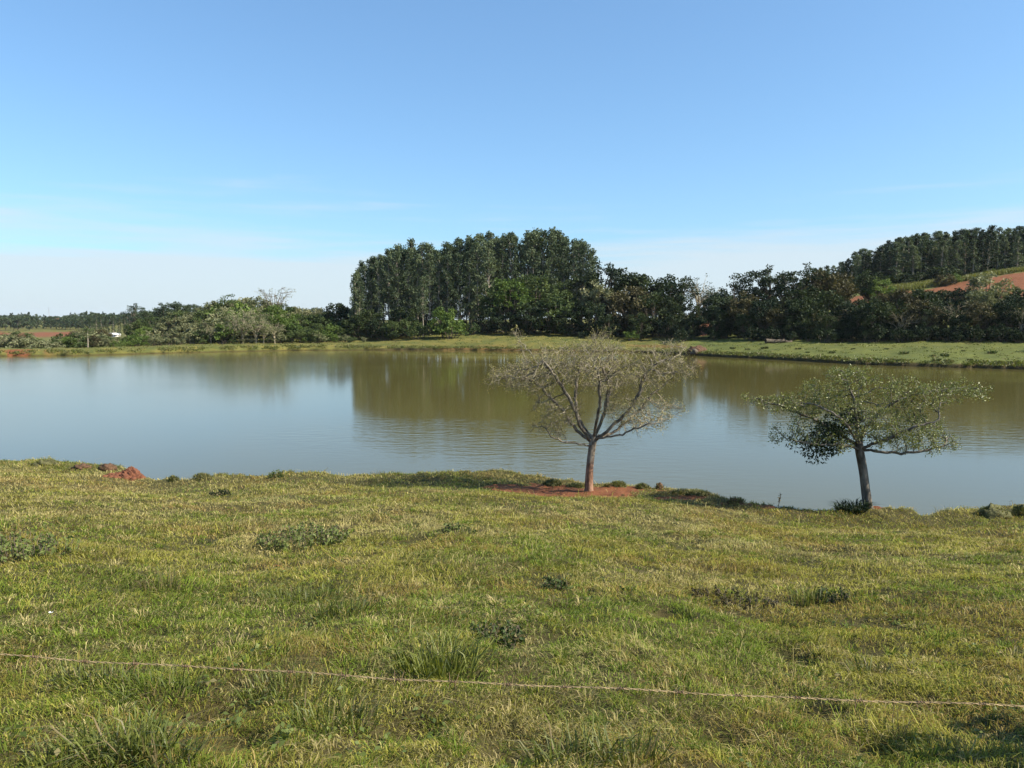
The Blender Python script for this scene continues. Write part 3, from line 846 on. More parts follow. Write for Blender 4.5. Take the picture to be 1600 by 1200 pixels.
# broadleaf trees and bushes along the foot of the grove
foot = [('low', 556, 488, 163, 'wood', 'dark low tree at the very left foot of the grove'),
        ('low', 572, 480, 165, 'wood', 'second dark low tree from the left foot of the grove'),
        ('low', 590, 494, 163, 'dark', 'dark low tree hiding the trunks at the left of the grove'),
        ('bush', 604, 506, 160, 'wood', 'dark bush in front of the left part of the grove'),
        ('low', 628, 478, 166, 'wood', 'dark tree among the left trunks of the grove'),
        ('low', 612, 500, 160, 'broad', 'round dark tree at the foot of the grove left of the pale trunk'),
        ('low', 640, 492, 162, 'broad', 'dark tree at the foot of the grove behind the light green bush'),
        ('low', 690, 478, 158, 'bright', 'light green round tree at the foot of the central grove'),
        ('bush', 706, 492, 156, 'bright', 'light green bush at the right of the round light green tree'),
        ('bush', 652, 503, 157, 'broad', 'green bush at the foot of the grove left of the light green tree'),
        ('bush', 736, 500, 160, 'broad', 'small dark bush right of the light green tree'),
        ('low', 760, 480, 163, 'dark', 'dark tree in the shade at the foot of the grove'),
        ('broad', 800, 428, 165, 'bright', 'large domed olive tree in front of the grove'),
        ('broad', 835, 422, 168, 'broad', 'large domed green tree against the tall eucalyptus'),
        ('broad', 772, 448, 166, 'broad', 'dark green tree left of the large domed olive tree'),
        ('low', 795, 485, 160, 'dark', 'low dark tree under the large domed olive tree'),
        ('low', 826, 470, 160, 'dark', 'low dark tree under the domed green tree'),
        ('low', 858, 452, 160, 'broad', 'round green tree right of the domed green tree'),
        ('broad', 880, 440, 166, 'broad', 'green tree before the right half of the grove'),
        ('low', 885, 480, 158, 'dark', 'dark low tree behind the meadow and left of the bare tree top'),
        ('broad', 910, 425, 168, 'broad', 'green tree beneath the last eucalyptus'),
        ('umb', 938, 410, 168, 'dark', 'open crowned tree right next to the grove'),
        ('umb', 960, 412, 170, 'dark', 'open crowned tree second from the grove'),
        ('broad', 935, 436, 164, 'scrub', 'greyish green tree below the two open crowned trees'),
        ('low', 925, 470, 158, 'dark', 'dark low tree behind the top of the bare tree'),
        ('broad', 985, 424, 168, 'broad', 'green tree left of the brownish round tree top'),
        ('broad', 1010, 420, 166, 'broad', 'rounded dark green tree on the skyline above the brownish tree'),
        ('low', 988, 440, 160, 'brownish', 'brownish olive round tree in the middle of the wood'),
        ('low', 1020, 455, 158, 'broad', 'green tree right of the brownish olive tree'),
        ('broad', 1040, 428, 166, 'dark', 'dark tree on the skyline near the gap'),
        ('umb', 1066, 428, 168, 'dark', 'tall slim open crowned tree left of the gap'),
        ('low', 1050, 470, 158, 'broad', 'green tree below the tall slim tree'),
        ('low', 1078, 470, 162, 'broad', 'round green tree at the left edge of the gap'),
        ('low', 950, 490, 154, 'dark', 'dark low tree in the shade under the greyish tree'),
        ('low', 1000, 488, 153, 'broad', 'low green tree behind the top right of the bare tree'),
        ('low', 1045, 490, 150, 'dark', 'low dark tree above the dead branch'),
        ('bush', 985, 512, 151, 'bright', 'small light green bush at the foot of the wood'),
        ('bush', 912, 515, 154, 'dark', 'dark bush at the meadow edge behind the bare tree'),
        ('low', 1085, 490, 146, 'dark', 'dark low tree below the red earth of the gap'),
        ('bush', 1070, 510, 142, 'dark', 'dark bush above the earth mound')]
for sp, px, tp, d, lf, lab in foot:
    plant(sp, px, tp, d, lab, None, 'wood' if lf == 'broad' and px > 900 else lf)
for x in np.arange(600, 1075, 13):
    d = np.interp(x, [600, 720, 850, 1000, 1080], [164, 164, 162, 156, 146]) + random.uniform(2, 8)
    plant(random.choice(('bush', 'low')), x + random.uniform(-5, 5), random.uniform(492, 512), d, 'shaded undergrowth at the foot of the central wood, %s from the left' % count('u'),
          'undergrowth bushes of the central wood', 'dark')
plant('grey', 1093, 434, 172, 'slim half bare tree standing at the gap between the woods', None, 'dark')
plant('grey', 1100, 445, 176, 'second slim half bare tree at the gap, a little lower', None, 'dark')

# ------------------------------------------------------------------ right wood below the hill
right = [('umb', 1150, 430, 150, 'dark', 'open crowned tree at the right edge of the gap'),
         ('umb', 1178, 418, 152, 'dark', 'feathery tree with sky showing through its crown'),
         ('umb', 1205, 414, 152, 'dark', 'tallest feathery tree right of the gap'),
         ('umb', 1228, 424, 150, 'dark', 'feathery tree below the tallest one right of the gap'),
         ('umb', 1243, 418, 146, 'dark', 'flat topped tree with dark leaf clumps against the sky'),
         ('umb', 1262, 412, 148, 'broad', 'flat topped tree with a high dark crown beside the brownish tree'),
         ('broad', 1128, 458, 146, 'dark', 'round dark tree just right of the gap'),
         ('broad', 1160, 455, 142, 'brownish', 'greyish brown tree below the feathery trees'),
         ('broad', 1195, 458, 140, 'dark', 'dark tree beneath the tallest feathery tree'),
         ('broad', 1250, 440, 140, 'broad', 'green tree under the flat topped tree'),
         ('broad', 1282, 420, 146, 'brownish', 'brownish half bare tree left of the hill plantation'),
         ('broad', 1305, 418, 146, 'brownish', 'second brownish half bare tree, touching the hill plantation'),
         ('low', 1290, 452, 134, 'broad', 'dark green round tree left of the red field'),
         ('low', 1270, 465, 132, 'broad', 'wide dark green tree under the brownish trees'),
         ('broad', 1360, 420, 158, 'broad', 'big round green tree standing before the hill plantation'),
         ('broad', 1378, 432, 156, 'bright', 'light green tree right of the big round tree'),
         ('low', 1335, 464, 130, 'dark', 'dark tree below the red field left end'),
         ('low', 1365, 462, 132, 'broad', 'green tree in front of the red field'),
         ('low', 1405, 450, 130, 'brownish', 'greyish brown tree in front of the red field'),
         ('low', 1432, 446, 130, 'broad', 'green tree in front of the red field beside the greyish one'),
         ('low', 1465, 448, 128, 'broad', 'dark green tree before the middle of the red field'),
         ('broad', 1497, 448, 126, 'dark', 'dark tree left of the lone yellowish tree'),
         ('broad', 1540, 424, 126, 'scrub', 'lone yellowish green tree standing out against the red field'),
         ('broad', 1535, 450, 122, 'scrub', 'olive tree at the foot of the red field'),
         ('low', 1580, 456, 120, 'dark', 'dark round tree against the red field at the picture edge'),
         ('low', 1605, 448, 122, 'dark', 'dark tree cut by the right picture edge'),
         ('low', 1560, 480, 118, 'scrub', 'greyish olive tree under the dark round tree'),
         ('low', 1450, 485, 120, 'scrub', 'olive low tree in the lower part of the right wood')]
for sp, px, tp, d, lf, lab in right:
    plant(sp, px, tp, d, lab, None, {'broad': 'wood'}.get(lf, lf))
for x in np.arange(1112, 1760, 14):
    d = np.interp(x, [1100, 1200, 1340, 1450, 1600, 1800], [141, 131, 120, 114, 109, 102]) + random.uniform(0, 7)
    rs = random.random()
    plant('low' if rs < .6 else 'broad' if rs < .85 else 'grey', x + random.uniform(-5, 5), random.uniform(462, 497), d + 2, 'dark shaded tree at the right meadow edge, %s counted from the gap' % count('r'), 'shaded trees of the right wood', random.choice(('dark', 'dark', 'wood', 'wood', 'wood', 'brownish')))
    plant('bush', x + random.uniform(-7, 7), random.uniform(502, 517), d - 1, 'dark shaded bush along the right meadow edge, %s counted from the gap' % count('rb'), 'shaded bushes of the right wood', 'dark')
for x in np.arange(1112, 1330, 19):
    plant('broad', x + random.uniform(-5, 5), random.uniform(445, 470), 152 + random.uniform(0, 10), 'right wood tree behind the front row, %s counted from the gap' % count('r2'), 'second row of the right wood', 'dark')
# out of frame on the right, where the meadow's shadows come from
for px, tp, d in ((1690, 440, 112), (1740, 420, 108), (1800, 420, 112), (1720, 470, 98), (1860, 430, 104)):
    plant('broad', px, tp, d, 'broadleaf tree beyond the right edge of the picture, %s' % ('nearest the meadow', 'tallest', 'furthest right', 'low by the shore', 'last of the row')[[1690, 1740, 1800, 1720, 1860].index(px)], 'trees beyond the right edge', 'broad')

# plantation on the hill
hill_top = [(1265, 430), (1280, 420), (1295, 412), (1312, 408), (1330, 398), (1345, 388), (1362, 386), (1380, 378), (1395, 372), (1415, 366), (1440, 362), (1470, 360), (1500, 358), (1525, 355), (1550, 351),
            (1565, 356), (1590, 354), (1640, 352), (1800, 345)]
L_HILL = 'plantation tree in the close rows on top of the hill'
for row, (d, drop) in enumerate(((205, 16), (211, 7), (217, 2), (224, 0))):
    for x in np.arange(1270 + row * 5, 1700, 12.0):
        px = x + random.uniform(-4, 4)
        tp = prof(hill_top, px) + drop + abs(random.gauss(0, 5)) - 1
        lab = 'hilltop plantation tree, %s from the left in the %s row' % (count(('h', row)), ROWS[row])
        if row == 2 and abs(px - 1550) < 7 and 'top' not in COUNT: COUNT['top'] = 1; lab = 'highest pointed plantation tree on the hilltop'
        if row == 0 and abs(px - 1490) < 7 and 'pt' not in COUNT: COUNT['pt'] = 1; lab = 'plantation tree with a pale trunk behind the lone field shrub'
        sp = 'cone' if random.random() < .75 else 'euc'
        t = plant(sp, px, tp, d + random.uniform(-2, 2), lab, 'plantation trees on the hill', 'dark' if random.random() < .4 else 'euc', wide=1.4 if sp == 'cone' else 1.5)
for x in np.arange(1296, 1640, 11):
    plant('bush', x, prof([(1296, 440), (1400, 432), (1640, 408)], x) + random.uniform(-4, 4), 229 + random.uniform(-3, 3), 'dark undergrowth bush beneath the hill plantation, %s from the left' % count('hb'),
          'undergrowth of the hill plantation', 'dark', wide=1.6)
for x in np.arange(1262, 1480, 9):
    plant('bush', x, prof([(1262, 440), (1300, 436), (1400, 424), (1480, 414)], x) + random.uniform(-6, 6), 202 + random.uniform(-2, 3), 'dark bush at the front foot of the hill plantation, %s from the left' % count('hf'),
          'bushes at the front of the hill plantation', 'wood', wide=1.3)
for x, tpx, dd in ((1384, 458, 150), (1398, 452, 156), (1418, 456, 152), (1440, 451, 150), (1458, 457, 146), (1476, 452, 150), (1508, 458, 142), (1522, 462, 138), (1352, 466, 150), (1368, 468, 146), (1549, 450, 150), (1567, 452, 146), (1586, 447, 150), (1612, 446, 150)):
    plant('low', x, tpx, dd, 'rounded tree on the slope before the red field, %s from the left in its cluster' % count('sl'), 'trees on the slope below the red field', random.choice(('wood', 'wood', 'broad', 'brownish')))
plant('bush', 1478, 424, 186, 'reddish brown shrub alone on the red field', None, 'brownish')
plant('bush', 1490, 426, 187, 'small light green shrub beside the reddish shrub on the field', None, 'bright')
for x in np.arange(1545, 1640, 16):
    plant('bush', x, 418, 204, 'low green shrub topping the red field, %s from the left' % count('fs'), 'shrubs along the top of the red field', 'bright', wide=1.5)

# ------------------------------------------------------------------ left scrub behind the dam
scrub_top = [(-60, 512), (0, 515), (40, 516), (60, 524), (90, 526), (100, 516), (120, 509), (160, 508), (170, 522), (184, 522), (190, 512), (215, 498), (250, 489), (300, 477), (340, 466), (375, 456), (410, 460), (440, 468),
             (470, 478), (500, 479), (530, 485), (555, 505), (585, 528)]
L_SCRUB = 'olive scrub tree in the thicket behind the grassy dam'
for row, (d, drop) in enumerate(((150, 34), (157, 22), (166, 9), (176, 0))):
    for x in np.arange(-60, 585, 17 if row < 3 else 20):
        px = x + random.uniform(-6, 6)
        base = prof(scrub_top, px)
        tp = min(base + drop * (1 if px > 180 else .28) + abs(random.gauss(0, 5 if px > 180 else 2)), 537)
        dd = d + np.interp(px, [0, 300, 585], [-12, 0, 6])
        if row > 2 and px < 180: continue
        if row >= 1 and px > 560: continue
        sp = random.choice(('low', 'grey', 'low', 'bush') if px < 430 else ('low', 'low', 'broad', 'bush'))
        if row == 3: sp = random.choice(('low', 'broad', 'umb'))
        lf = random.choice(('scrub', 'scrub', 'broad', 'bright', 'brownish') if px < 430 else ('broad', 'bright', 'broad', 'scrub'))
        if row == 3: lf = random.choice(('broad', 'scrub'))
        plant(sp, px, tp, dd, '%s of the dam thicket, %s from the left in its %s row' % ({'bush': 'bush', 'grey': 'twiggy scrub tree', 'umb': 'open crowned tree'}.get(sp, 'leafy tree'), count(('s', row)), ROWS[row]), 'thicket behind the dam', lf, wide=1.1)
for x in np.arange(-60, 570, 12):
    px = x + random.uniform(-5, 5)
    if prof(scrub_top, px) > 519 and px < 190: tpx = random.uniform(527, 535)
    else: tpx = random.uniform(518, 534)
    plant('bush', px, tpx, np.interp(px, [0, 300, 570], [138, 150, 160]) + random.uniform(-2, 4), 'rounded bush at the foot of the dam thicket, %s from the left' % count('fb'), 'bushes at the foot of the thicket',
          random.choice(('scrub', 'scrub', 'broad', 'bright')), wide=1.25)
plant('pale', 428, 449, 172, 'pale flat topped bare tree rising above the thicket', None)
plant('umb', 360, 460, 176, 'dark tree on the crest of the thicket left of the pale bare tree', None, 'broad')
plant('palm', 136, 507, 138, 'palm with a pale straight trunk on the dam', None)
plant('palm', 44, 516, 150, 'smaller palm in the thicket before the red field', None)
plant('palm', 24, 513, 152, 'small palm left of the other palm before the red field', None)
plant('low', 527, 470, 178, 'dark round tree between the thicket and the tall grove', None, 'dark')
plant('low', 545, 478, 176, 'dark low tree at the left foot of the tall grove', None, 'dark')
plant('low', 575, 500, 172, 'dark shaded tree beneath the left end of the grove', None, 'dark')
plant('bush', 590, 512, 168, 'dark shaded bush beneath the left end of the grove', None, 'dark')
plant('umb', 208, 474, 300, 'tall dark tree alone on the skyline left of the thicket', None, 'far')
plant('umb', 216, 481, 305, 'low companion of the tall lone skyline tree', None, 'far')
for px, tp in ((255, 472), (268, 469), (282, 470), (296, 473), (310, 477), (325, 474), (240, 482), (228, 484), (470, 480), (488, 481), (505, 482), (455, 479)):
    plant('broad', px, tp + random.uniform(-1, 2), 260 + random.uniform(-15, 15), 'dark skyline tree behind the thicket, number %s planted from the lone tall one' % count('sk'), 'skyline trees behind the thicket', 'far')
for x in np.arange(140, 240, 9):
    plant('euc', x, random.uniform(489, 496), 330 + random.uniform(-10, 10), 'slim dark tree in the far row by the white shed, %s from the left' % count('fr'), 'far row of slim trees', 'far')

# distant wooded ridge
ridge = [(-120, 490), (0, 492), (20, 489), (60, 486), (66, 491), (95, 494), (110, 489), (130, 485), (150, 482), (165, 488), (190, 490), (240, 486), (330, 486)]
for row, (d, drop) in enumerate(((585, 0), (620, 0), (660, 0), (710, 0), (770, 0), (830, 0), (890, 0))):
    for x in np.arange(-110, 250, 8.5):
        px = x + random.uniform(-3, 3)
        if row >= 4 and 48 < px < 97: continue
        dd = d + random.uniform(-25, 25)
        q = at(px, 500, dd); hgt = random.uniform(7, 11)
        tp = max(prof(ridge, px) + random.uniform(-1, 2), 497 - (G(q.x, q.y) + hgt - 6) * FPX / dd)
        plant(random.choice(('far', 'far', 'farcone')), px, tp, dd, 'distant tree on the far left ridge, %s from the left in the %s row' % (count(('d', row)), ROWS[row]), 'distant ridge trees', wide=1.15)

# ------------------------------------------------------------------ far buildings and mast
def house(name, label, px, py, d, wx, wy, wh, rh, rot, roofm):
    p = at(px, py, d)
    g = G(p.x, p.y)
    base = p.z
    t = thing(name, label, 'building', (p.x, p.y, base), rot)
    b = MB(); box(b, -wx / 2, wx / 2, -wy / 2, wy / 2, min(g - base, 0) - 1, wh); obj('wall', b.build('wall'), M['plaster'], t)
    r_ = MB()
    o = .3
    r_.add([(-wx / 2 - o, -wy / 2 - o, wh), (wx / 2 + o, -wy / 2 - o, wh), (wx / 2 + o, wy / 2 + o, wh), (-wx / 2 - o, wy / 2 + o, wh), (-wx / 2 - o, 0, wh + rh), (wx / 2 + o, 0, wh + rh)],
           [(0, 1, 5, 4), (2, 3, 4, 5), (0, 3, 2, 1)], [(0, 4, 3), (1, 2, 5)])
    obj('roof', r_.build('roof'), roofm, t)
    for k in (-.3, .3):
        w_ = MB(); box(w_, wx * k - .4, wx * k + .4, -wy / 2 - .04, -wy / 2 + .02, wh * .4, wh * .8); obj('window', w_.build('window'), M['metal'], t)
    return t
house('shed', 'long low shed with a bright white roof beyond the dam thicket', 177, 525.5, 330, 4.6, 4, .6, .9, R(8), M['white'])
house('house', 'tiny white house on the distant ridge', 54, 501.5, 860, 3.2, 4, 1.6, 1.2, R(-10), M['white'])
house('house', 'tiny house with a red roof on the distant ridge', 72, 500, 870, 7, 5, 1.0, 1.3, R(6), M['tiles'])
house('house', 'low red roofed house at the right on the distant ridge', 89, 500, 880, 8, 5, 1.0, 1.3, R(-5), M['tiles'])
p = at(77, 499, 880)
mast = thing('radio_mast', 'thin radio mast standing on the distant ridge', 'mast', (p.x, p.y, p.z))
b = MB()
for a in range(3):
    b.tube([(math.cos(a * 2.1) * .5, math.sin(a * 2.1) * .5, -4), (math.cos(a * 2.1) * .12, math.sin(a * 2.1) * .12, 13)], (.1, .07), 4)
obj('lattice_tower', b.build('lattice_tower'), M['metal'], mast)
b = MB(); b.tube([(0, 0, 12.6), (0, 0, 15.5)], (.05, .04), 4); obj('antenna', b.build('antenna'), M['metal'], mast)

# ------------------------------------------------------------------ the two trees on the near bank
def colonize(seeds, attract, step, kill, infl, iters, up=0.0, seed=1):
    """space colonisation: seeds = list of polylines (each starting at a node given by index, or None); returns positions, parents, limb ids"""
    pos, par, limb = [], [], []
    for lid, (start, pts) in enumerate(seeds):
        prev = start
        for q in pts:
            pos.append(np.asarray(q, float)); par.append(-1 if prev is None else prev); limb.append(lid)
            prev = len(pos) - 1
    rng = np.random.default_rng(seed)
    A = np.array(attract)
    P = np.array(pos)
    near = np.full(len(A), -1); nd = np.full(len(A), 1e9)
    def update(lo):
        d = np.linalg.norm(A[:, None, :] - P[None, lo:, :], axis=2)
        k = d.argmin(1); dm = d[np.arange(len(A)), k]
        b = dm < nd
        near[b] = k[b] + lo; nd[b] = dm[b]
    update(0)
    for it in range(iters):
        alive = nd > kill
        A, near, nd = A[alive], near[alive], nd[alive]
        if not len(A): break
        act = nd < infl
        if not act.any(): break
        ids = near[act]
        dirs = unit(A[act] - P[ids])
        uniq, inv = np.unique(ids, return_inverse=True)
        acc = np.zeros((len(uniq), 3)); np.add.at(acc, inv, dirs)
        acc = unit(unit(acc) + rng.normal(size=acc.shape) * .28 + np.array([0, 0, up]))
        newp = P[uniq] + acc * step
        lo = len(P)
        P = np.vstack([P, newp])
        par += list(uniq); limb += [limb[u] for u in uniq]
        update(lo)
    return P, np.array(par), np.array(limb)

def radii_of(P, par, tip, expo):
    acc = np.zeros(len(P)); kids = np.zeros(len(P), int)
    for i in range(len(P) - 1, -1, -1):
        if kids[i] == 0: acc[i] = tip ** expo
        if par[i] >= 0:
            acc[par[i]] += acc[i]; kids[par[i]] += 1
    return acc ** (1 / expo), kids

def chains(P, par, kids, rad):
    """split the graph into runs: at every fork the thickest child carries the run on"""
    ch = [[] for _ in range(len(P))]
    for i, q in enumerate(par):
        if q >= 0: ch[q].append(i)
    runs, stack = [], [i for i, q in enumerate(par) if q < 0]
    stack = [(s, -1) for s in stack]
    while stack:
        s, frm = stack.pop()
        run = [s] if frm < 0 else [frm, s]
        cur = s
        while ch[cur]:
            c = sorted(ch[cur], key=lambda k: -rad[k])
            for o_ in c[1:]: stack.append((o_, cur))
            cur = c[0]
            run.append(cur)
        runs.append(run)
    return runs

def dense(pts, step):
    pts = np.asarray(pts, float)
    seg_ = np.linalg.norm(np.diff(pts, axis=0), axis=1)
    s = np.concatenate([[0], np.cumsum(seg_)])
    m_ = max(2, int(s[-1] / step) + 1)
    u = np.linspace(0, s[-1], m_)
    # smooth the corners a little
    q = np.stack([np.interp(u, s, pts[:, k]) for k in range(3)], 1)
    for _ in range(2):
        q[1:-1] = .25 * q[:-2] + .5 * q[1:-1] + .25 * q[2:]
    return q

def grow_tree(base_px, D, trunk, limbs, blobs, n_att, seed, step, kill, tip, trunk_r, expo, trunk_cap=None, up=.06):
    """trunk, limbs: pixel polylines with a depth offset; blobs: (px, py, rx, ry, rdepth, weight) crown volumes"""
    rng = np.random.default_rng(seed)
    o = at(base_px[0], base_px[1], D)
    o.z = G(o.x, o.y)
    def w(px, py, dy): 
        q = at(px, py, D); return np.array([q.x - o.x, dy, q.z - o.z])
    tp = dense([w(*q) for q in trunk], .12)
    tp[0, 2] = -.15
    att = []
    tot = sum(b[5] for b in blobs)
    for (px, py, rx, ry, rd, wt) in blobs:
        n_ = int(n_att * wt / tot)
        c = w(px, py, 0)
        d = unit(rng.normal(size=(n_, 3))) * (rng.random(n_)[:, None] ** .42)
        att.append(c + d * np.array([rx * D / FPX, rd, ry * D / FPX]))
    att = np.vstack(att)
    gap = fbm(att[:, 0] * 1.5 + att[:, 1] * .9 + seed, att[:, 2] * 1.9 - att[:, 1] * .8, 65, 3)
    att = att[gap > .40]                                        # uneven gaps in the crown
    seeds = [(None, tp)]
    top = len(tp) - 1
    for lm in limbs:
        pts = [w(*q) for q in lm]
        k = int(np.argmin(np.linalg.norm(tp - pts[0], axis=1)))
        pts[0] = tp[k]
        q = dense(pts, .14)[1:]
        q[1:] += rng.normal(size=(len(q) - 1, 3)) * .018
        seeds.append((k, q))
    P, par, limb = colonize(seeds, att, step, kill, .9, 70, up, seed)
    rad, kids = radii_of(P, par, tip, expo)
    # the trunk keeps its own thickness
    nt_ = len(tp)
    rad[:nt_] = np.interp(np.linspace(0, 1, nt_), [0, .04, .12, .5, 1], np.array(trunk_r))
    lim = (trunk_cap or trunk_r[-1] * .62)
    rad[nt_:] = np.minimum(rad[nt_:], lim)
    return o, P, par, limb, rad, kids, nt_

def wood_parts(root, P, par, limb, rad, kids, nt_, thin, mats, nlimb, tone_fn=None):
    runs = chains(P, par, kids, rad)
    tr, twig = MB(), MB()
    lm = [MB() for _ in range(nlimb + 1)]
    tp = P[:nt_]
    k_ = 14
    tr.tube(tp, rad[:nt_], k_, (1, 1, 1))
    if tone_fn is not None:
        tr.c = [tone_fn(v) for v in tr.v]
    v = tr.v[0]                                                    # an uneven, fluted stem
    ang = np.arctan2(v[:, 1] - np.interp(v[:, 2], tp[:, 2], tp[:, 1]), v[:, 0] - np.interp(v[:, 2], tp[:, 2], tp[:, 0]))
    f = 1 + .07 * np.sin(3 * ang + v[:, 2] * 1.1) + .05 * np.sin(5 * ang - v[:, 2] * 2.3) + .05 * (fbm(ang * 2, v[:, 2] * 5, 77, 3) - .5)
    cx = np.interp(v[:, 2], tp[:, 2], tp[:, 0]); cy = np.interp(v[:, 2], tp[:, 2], tp[:, 1])
    v[:, 0] = cx + (v[:, 0] - cx) * f; v[:, 1] = cy + (v[:, 1] - cy) * f
    for run in runs:
        run = np.array(run)
        if run[-1] < nt_: continue
        run = run[(run >= nt_) | (np.arange(len(run)) == 0) | (run == (run[run < nt_].max() if (run < nt_).any() else -1))]
        if (run < nt_).sum() > 1: run = run[(run < nt_).sum() - 1:]
        if len(run) < 2: continue
        pts = P[run]; rr = rad[run].copy()
        if run[0] < nt_: rr[0] = rr[1] * 1.25
        else: rr[0] = min(rr[0], rr[1] * 1.15)
        thick = rr > thin
        nt2 = int(thick.sum()) if thick[0] else 0
        nt2 = min(len(run), nt2 + 1) if nt2 else 0
        if nt2 >= 2:
            lm[limb[run[-1]]].tube(pts[:nt2], rr[:nt2], 7)
        if nt2 < len(run):
            s_ = max(0, nt2 - 1)
            if len(run) - s_ >= 2:
                twig.tube(pts[s_:], rr[s_:], 4 if rr[s_] > thin * .6 else 3, (1, 1, 1), False)
    obj('trunk', tr.build('trunk', True), mats[0], root)
    for b in lm:
        if b.n: obj('branch', b.build('branch', True), mats[1], root)
    return twig

# --- the nearly bare tree
bl = [(835, 590, 60, 30, 1.5, 1.3), (800, 588, 42, 20, .9, .6), (870, 570, 55, 30, 1.9, 1.1), (930, 575, 65, 38, 2.3, 1.6), (1000, 575, 60, 35, 2.0, 1.4), (1040, 580, 45, 26, 1.4, 1.0),
      (870, 640, 42, 30, 1.3, .7), (985, 640, 45, 28, 1.3, .6), (1030, 640, 40, 20, .9, .35), (1005, 662, 40, 14, .9, .25), (770, 598, 16, 10, .5, .12), (1072, 578, 18, 14, .6, .2), (935, 542, 60, 14, 1.2, .5), (806, 524, 12, 9, .4, .12), (942, 525, 22, 7, .7, .12), (1062, 545, 16, 10, .6, .15), (855, 668, 32, 12, .8, .28), (815, 540, 10, 8, .4, .08)]
o, P, par, limb, rad, kids, nt_ = grow_tree((920, 775), BARE_D,
    [(920, 775, 0), (921, 740, .03), (923, 712, .02), (926, 690, 0), (927, 680, 0)],
    [[(924, 692, 0), (908, 668, -.3), (897, 640, -.5), (882, 610, -.6), (862, 580, -.8), (846, 560, -1.0)],
     [(922, 694, 0), (903, 676, .4), (880, 642, .7), (852, 615, .8), (828, 595, .8)],
     [(927, 686, 0), (902, 652, .6), (903, 620, .9), (908, 588, 1.2), (922, 556, 1.4)],
     [(927, 684, 0), (931, 655, -.5), (933, 622, -.9), (929, 585, -1.2)],
     [(928, 684, 0), (946, 655, .5), (958, 625, .9), (963, 600, 1.2), (955, 565, 1.4)],
     [(930, 690, 0), (957, 664, -.2), (982, 640, -.3), (997, 612, -.3), (1001, 588, -.4), (1022, 566, -.4)],
     [(929, 688, 0), (966, 674, -.7), (992, 660, -1.0), (1022, 650, -1.2)],
     [(930, 688, 0), (962, 680, .6), (1000, 655, .9), (1022, 625, 1.0), (1056, 600, 1.0)],
     [(926, 688, 0), (938, 668, .1), (946, 640, 0), (950, 612, -.1), (944, 580, -.2)],
     [(922, 696, 0), (905, 690, -.4), (880, 686, -.6), (858, 676, -.8)]],
    bl, 5600, 5, .10, .15, .0070, (.23, .165, .13, .115, .115), 2.18, .052)
bare = thing('bare_tree', 'almost leafless tree with a fine spreading crown on the red earth of the near bank', 'tree', o)
def bare_tone(v):
    t = smooth(1.15, .75, v[:, 2] + (fbm(v[:, 0] * 6, v[:, 2] * 4, 61, 2) - .5) * .5)[:, None]
    return np.array([1, 1, 1.0]) * (1 - t) + np.array([1.2, .80, .66]) * t              # red dust rubbed on by cattle
tw = wood_parts(bare, P, par, limb, rad, kids, nt_, .016, (M['bark_grey'], M['bark_limb']), 10, bare_tone)
bd = MB()
rng = np.random.default_rng(3)
thin_i = np.where((rad < .014) & (np.arange(len(P)) >= nt_))[0]
dirv = unit(P[thin_i] - P[par[thin_i]])
for rep in range(2):
    s_ = rng.random(len(thin_i)) < .85
    b0 = P[thin_i][s_]; dd = unit(dirv[s_] * .7 + rng.normal(size=(s_.sum(), 3)) * .55 + np.array([0, 0, .12]))
    L = rng.uniform(.10, .30, s_.sum())
    e1 = b0 + dd * (L * .55)[:, None] + rng.normal(size=b0.shape) * .012
    e2 = b0 + dd * L[:, None] + np.array([0, 0, .02]) * rng.normal(size=(len(b0), 1))
    for q0, q1, q2 in zip(b0, e1, e2):
        tw.tube(np.array([q0, q1, q2]), (.0056, .0046, .003), 3, (1, 1, 1), False)
    k_ = rng.random(len(e2)) < .75
    nb = 4
    pb = np.repeat(e2[k_], nb, 0) + rng.normal(size=(k_.sum() * nb, 3)) * .03
    ax = unit(np.repeat(dd[k_], nb, 0) + rng.normal(size=(k_.sum() * nb, 3)) * .6)
    t_ = rng.uniform(.1, .9, len(pb))
    bd.leaves(pb, ax, rng.uniform(.03, .065, len(pb)), .024, np.stack([t_, rng.random(len(pb)) * .5, t_ * 0], 1))
tag(obj('twig', tw.build('twig'), M['twig'], bare), kind='stuff')
tag(obj('bud', bd.build('bud'), M['bud'], bare), kind='stuff')

